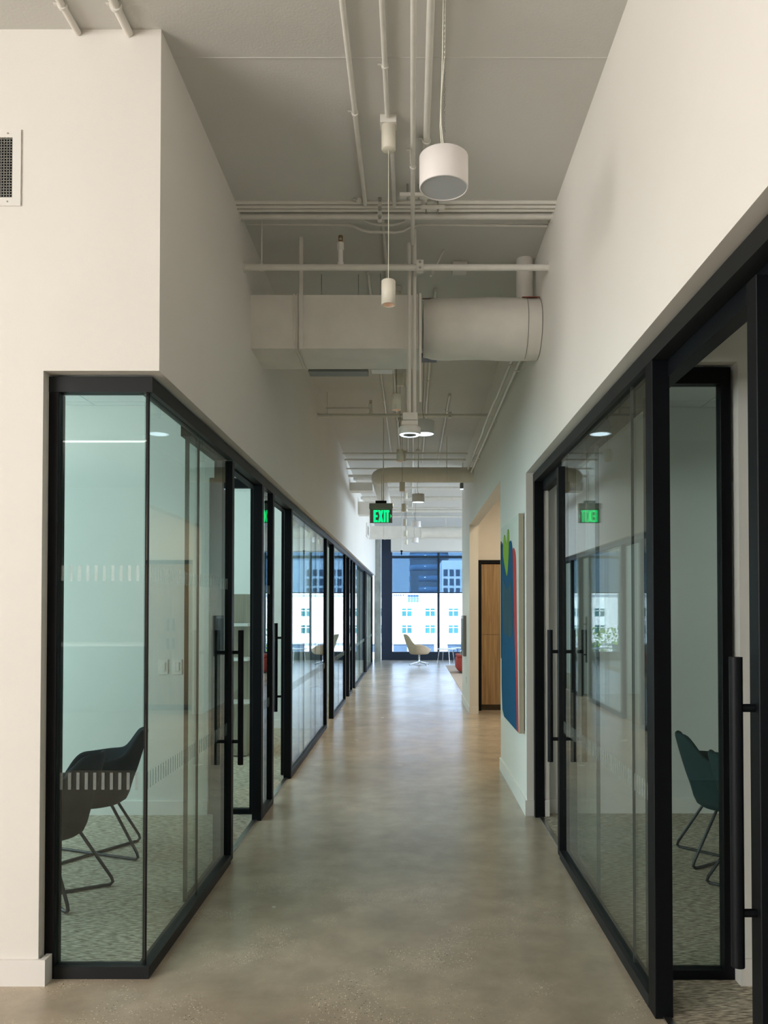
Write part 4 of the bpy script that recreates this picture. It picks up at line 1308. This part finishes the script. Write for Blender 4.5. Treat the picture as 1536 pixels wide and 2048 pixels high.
# far big box duct + round part
r = root('far_duct', (0, 20.0, 3.4), 'long painted duct crossing above the far windows', 'duct')
yf = 20.0
MB().box(XLW, X_at(842, yf), yf, yf + 0.4, Z_at(1076, yf), Z_at(1052, yf)).build('box_body', DUCTM, r)
MB().tube([(X_at(842, yf), yf + 0.2, Z_at(1064, yf)), (8.5, yf + 0.2, Z_at(1064, yf))], 0.155, 28).build('round_body', DUCTM, r)
for px0 in (768, 842): MB().box(X_at(px0, yf), X_at(px0, yf) + 0.012, yf - 0.01, yf + 0.41, Z_at(1077, yf), Z_at(1051, yf)).build('seam_rib', PIPE, r)
for x in (-0.6, 0.9): MB().box(x, x + 0.02, yf + 0.19, yf + 0.21, Z_at(1052, yf), CZ).build('hanger_strap', PIPE, r)
MB().tube([(XLW, 19.6, Z_at(1077.5, 19.6)), (8.5, 19.6, Z_at(1078.5, 19.6))], 0.016, 12).build('light_strip_tube', TRIMW, r)  # white tube put in for the strip of light under the duct
# dark-headed hanging sprinkler
r = root('hanging_sprinkler', (X_at(803, 15), 15, 2.6), 'thin hanging drop with small dark red-tipped head before the window', 'sensor')
xs_ = X_at(803, 15.0)
MB().tube([(xs_, 15, CZ), (xs_, 15, Z_at(1102, 15))], 0.005, 8).build('drop_rod', STEEL, r)
MB().lathe([(0.0, Z_at(1100, 15)), (0.032, Z_at(1102, 15)), (0.012, Z_at(1104, 15)), (0.016, Z_at(1108, 15)), (0.0, Z_at(1111, 15))], xs_, 15, 16).build('head', BLACK, r)

# ------------------------------------------------------------------ chairs
def shell(hfun, rtop, rbase, zbase, cx=0.0, slant=0.1, nphi=40, nv=12, power=0.55, squash=0.95):
    m = MB(); vs = []; fs = []
    for j in range(nv + 1):
        v = j / nv
        for i in range(nphi):
            ph = 2 * pi * i / nphi            # ph = 0 is the back (-x)
            H_ = hfun(ph)
            back = max(0.0, cos(ph)) ** 1.5
            z = zbase + (H_ - zbase) * (v ** 1.25)
            r_ = rbase * min(1.0, v * 4 + 0.02) if v < 0.25 else rbase + (rtop - rbase) * ((v - 0.25) / 0.75) ** power
            x = -cos(ph) * r_ * (1.0) - slant * back * max(0, v - 0.2) ** 1.1
            y = sin(ph) * r_ * squash * (1 - 0.18 * back * v)
            if v <= 0.25: z = zbase + 0.02 * v
            vs.append((x + cx, y, z))
    for j in range(nv):
        for i in range(nphi):
            fs.append((j * nphi + i, j * nphi + (i + 1) % nphi, (j + 1) * nphi + (i + 1) % nphi, (j + 1) * nphi + i))
    m.add(vs, fs, True)
    return m

def smoothstep(a, b_, x):
    t = min(1, max(0, (x - a) / (b_ - a)))
    return t * t * (3 - 2 * t)

def arm_h(ph):
    a = abs(((ph + pi) % (2 * pi)) - pi)      # 0 back, pi front
    h = 0.785 - 0.150 * smoothstep(radians(24), radians(58), a)
    h -= 0.02 * smoothstep(radians(60), radians(100), a)
    h -= 0.175 * smoothstep(radians(108), radians(150), a)
    return h

def tub_chair(fab, label, loc, rot, group):
    r = root('tub_armchair', (0, 0, 0), label, 'chair', group)
    shell(arm_h, 0.262, 0.195, 0.335, 0.0, 0.075, power=0.7).build('shell', fab, r, solid=0.03, sub=1)
    MB().lathe([(0.0, 0.40), (0.17, 0.40), (0.205, 0.42), (0.215, 0.445), (0.20, 0.465), (0.1, 0.473), (0.0, 0.474)], 0.01, 0, 32, sx=1.0, sy=0.95).build('seat_cushion', fab, r)
    for s_ in (1, -1):
        zf = 0.010 if s_ > 0 else 0.013
        A = [(0.11, 0.12 * s_, 0.345), (0.255, 0.205 * s_, 0.05), (0.262, 0.210 * s_, 0.025), (0.250, 0.202 * s_, zf), (0.22, 0.18 * s_, zf),
             (-0.23, -0.185 * s_, zf), (-0.262, -0.205 * s_, zf), (-0.275, -0.212 * s_, 0.025), (-0.268, -0.208 * s_, 0.05), (-0.11, -0.12 * s_, 0.345)]
        MB().tube(A, 0.009, 12).build('sled_leg', LEGM, r)
    MB().tube([(-0.11, -0.12, 0.338), (0.11, 0.12, 0.338)], 0.008, 10).build('seat_brace', LEGM, r)
    MB().tube([(-0.11, 0.12, 0.333), (0.11, -0.12, 0.333)], 0.008, 10).build('seat_brace', LEGM, r)
    r.location = loc; r.rotation_euler = (0, 0, rot)
    return r

tub_chair(FAB, 'dark armchair behind the corner glass, its back beside the glass edge', (-2.0, 4.93, 0.006), pi + 0.31, 'dark tub armchairs behind corner glass')
tub_chair(FAB, 'dark armchair nearest the black corner post, cut off by it', (-1.97, 4.22, 0.006), pi - 0.158, 'dark tub armchairs behind corner glass')
tub_chair(FABR, 'dark teal armchair fully seen through the right framed sidelight', (1.97, 4.83, 0.006), -0.117, 'dark teal tub armchairs in right room')
tub_chair(FABR, 'dark teal armchair mostly hidden by the right sidelight stile', (1.925, 4.18, 0.006), -0.05, 'dark teal tub armchairs in right room')

# lounge chairs
def lounge_h(ph):
    a = abs(((ph + pi) % (2 * pi)) - pi)
    return 0.86 - 0.30 * smoothstep(radians(34), radians(72), a) - 0.12 * smoothstep(radians(100), radians(160), a)
def lounge_chair(m, label, loc, rot):
    r = root('lounge_chair', (0, 0, 0), label, 'chair', 'swivel lounge chairs by the far windows')
    shell(lounge_h, 0.33, 0.25, 0.30, 0.02, 0.13, nphi=32).build('shell', m, r, solid=0.035, sub=1)
    MB().lathe([(0.0, 0.36), (0.22, 0.36), (0.25, 0.385), (0.24, 0.43), (0.1, 0.445), (0.0, 0.446)], 0.04, 0, 28).build('seat_cushion', m, r)
    MB().lathe([(0.0, 0.335), (0.09, 0.335), (0.06, 0.30), (0.028, 0.27), (0.026, 0.05), (0.04, 0.035), (0.0, 0.03)], 0.03, 0, 20).build('pedestal', CHROME, r)
    for k in range(4):
        a = k * pi / 2 + 0.5
        MB().tube([(0.03, 0, 0.075), (0.03 + 0.16 * cos(a), 0.16 * sin(a), 0.055), (0.03 + 0.33 * cos(a), 0.33 * sin(a), 0.018)], [0.018, 0.015, 0.010], 10).build('star_leg', CHROME, r)
        MB().lathe([(0.0, 0.014), (0.013, 0.014), (0.013, 0.0), (0.0, 0.0)], 0.03 + 0.325 * cos(a), 0.325 * sin(a), 10).build('glide', BLACK, r)
    r.location = loc; r.rotation_euler = (0, 0, rot)
    return r
lounge_chair(BEIGE, 'beige swivel lounge chair before the far window, its back to left', (0.20, 22.0, 0), 0.12)
lounge_chair(WHITEL, 'white swivel lounge chair right of the side table, hidden by wall', (2.5, 22.0, 0), pi - 0.3)
lounge_chair(WHITEL, 'second white swivel lounge chair deeper in the lounge', (3.4, 20.2, 0.006), 2.2)

# side table
def side_table(x, y, lab, lm):
    r = root('side_table', (x, y, 0), lab, 'table')
    MB().lathe([(0.0, 0.415), (0.285, 0.415), (0.29, 0.421), (0.285, 0.428), (0.0, 0.428)], x, y, 36).build('table_top', TABLEW, r)
    for k in range(4):
        a = k * pi / 2 + 0.35
        MB().tube([(x + 0.20 * cos(a), y + 0.20 * sin(a), 0.415), (x + 0.27 * cos(a), y + 0.27 * sin(a), 0.0)], 0.008, 8).build('leg', lm, r)
side_table(1.00, 22.35, 'round white side table with thin legs right of beige chair', CHROME)
side_table(1.45, 22.9, 'second round side table half hidden beside the wall edge', LEGM)

# red ottoman
def rounded_block(x0, x1, y0, y1, z0, z1, b_, nm, m_, r):
    o = MB().box(x0, x1, y0, y1, z0, z1).build(nm, m_, r)
    md = o.modifiers.new('round', 'BEVEL'); md.width = b_; md.segments = 5
    for p in o.data.polygons: p.use_smooth = True
    return o
r = root('red_ottoman', (1.65, 18.9, 0.006), 'rounded red upholstered seat at the edge of lounge carpet', 'ottoman')
rounded_block(1.10, 2.3, 18.8, 19.6, 0.04, 0.435, 0.12, 'body', RED, r)
rounded_block(1.11, 2.29, 18.81, 19.59, 0.39, 0.455, 0.03, 'seat_pad', RED, r)
for x in (1.3, 2.1):
    for y in (18.95, 19.45): MB().tube([(x, y, 0.007), (x, y, 0.06)], 0.018, 10).build('foot', BLACK, r)

# grey box on the far right wall, with its small lower unit
yg = 12.55
r = root('wall_box', (XRW, yg, 0.7), 'tall grey metal box mounted low on the far right wall', 'wall unit')
MB().bbox(XRW - 0.05, XRW, yg - 0.25, yg + 0.25, Z_at(1311, yg), Z_at(1231, yg), 0.006).build('housing', GREYM, r)
MB().bbox(XRW - 0.056, XRW - 0.05, yg - 0.21, yg + 0.21, Z_at(1300, yg), Z_at(1237, yg), 0.002).build('front_panel', DARKG, r)
MB().bbox(XRW - 0.075, XRW - 0.05, yg + 0.10, yg + 0.2, Z_at(1311, yg), Z_at(1303, yg), 0.003).build('spout', CHROME, r)
# outlet below it
r = root('wall_outlet', (XRW, 12.3, 0.4), 'small white outlet plate on the wall under the grey box', 'outlet')
MB().bbox(XRW - 0.006, XRW, 12.26, 12.34, 0.38, 0.50, 0.002).build('plate', TRIMW, r)
MB().box(XRW - 0.0065, XRW - 0.006, 12.285, 12.315, 0.40, 0.43).box(XRW - 0.0065, XRW - 0.006, 12.285, 12.315, 0.45, 0.48).build('socket', GREYM, r)

# wall speaker / strobe on far left wall (reads as a pale plate)
r = root('alarm_strobe', (XLW, 19.5, 3.0), 'flat pale alarm plate high on the left wall beside the exit sign', 'alarm')
MB().bbox(XLW, XLW + 0.03, 18.3, 18.9, Z_at(1075, 18.6), Z_at(1048, 18.6), 0.004).build('plate', TRIMW, r)
MB().bbox(XLW + 0.03, XLW + 0.035, 18.4, 18.8, Z_at(1070, 18.6), Z_at(1053, 18.6), 0.002).build('grille', GREYM, r)

# ------------------------------------------------------------------ shelf unit in the second left room
r = root('shelf_unit', (-2.2, 8.4, 0), 'grey oak shelf unit with open shelves seen past the doorway', 'shelf')
xr_ = X_at(495, 8.2)
MB().box(-3.2, xr_, 8.2, 8.95, 0.02, 0.55).build('base_cabinet', GWOOD, r)
MB().box(-3.2, xr_ - 0.01, 8.62, 8.95, 0.55, 1.72).build('back_panel', GWOOD, r)
MB().box(-3.2, xr_ + 0.005, 8.30, 8.62, 0.55, 0.56).build('worktop', TABLEW, r)
for z in (1.0, 1.37):
    MB().bbox(-3.2, xr_ - 0.02, 8.32, 8.62, z, z + 0.03, 0.003).build('shelf_board', TABLEW, r)
# low tables in the rooms
def room_table(x, y, lab, R_=0.42):
    r = root('round_table', (x, y, 0), lab, 'table', 'round meeting tables in the glass rooms')
    MB().lathe([(0.0, 0.71), (R_ - 0.01, 0.71), (R_, 0.72), (R_, 0.732), (R_ - 0.006, 0.738), (0.0, 0.738)], x, y, 40).build('table_top', TABLEW, r)
    MB().lathe([(0.03, 0.71), (0.03, 0.03), (0.22, 0.02), (0.235, 0.008)], x, y, 28).build('pedestal', LEGM, r)

# ------------------------------------------------------------------ lobby pieces behind the camera (seen in the corner glass)
r = root('linear_pendant', (-3.8, -3.0, 3.6), 'long linear pendant lamp in the lobby reflected in corner glass', 'pendant lamp')
MB().box(-6.2, -1.5, -3.04, -2.96, 3.64, 3.70).build('housing', TRIMW, r)
MB().box(-6.19, -1.51, -3.035, -2.965, 3.632, 3.64).build('diffuser', GLOW, r)
for x in (-5.6, -2.1): MB().tube([(x, -3, 3.70), (x, -3, CZ)], 0.004, 8).build('cord', STEEL, r)
r = root('reception_counter', (-4.0, -5.4, 0), 'dark teal lobby counter reflected low in the corner glass', 'counter')
MB().box(-6.4, -1.8, -5.7, -5.0, 0.08, 1.0).build('body', mat('counter_teal', (0.05, 0.10, 0.10, 1), 0.6, noise=0.05, nscale=5), r)
MB().bbox(-6.45, -1.75, -5.75, -4.95, 1.0, 1.035, 0.005).build('counter_top', TABLEW, r)
MB().box(-6.35, -1.85, -5.65, -5.06, 0, 0.08).build('plinth', BLACK, r)
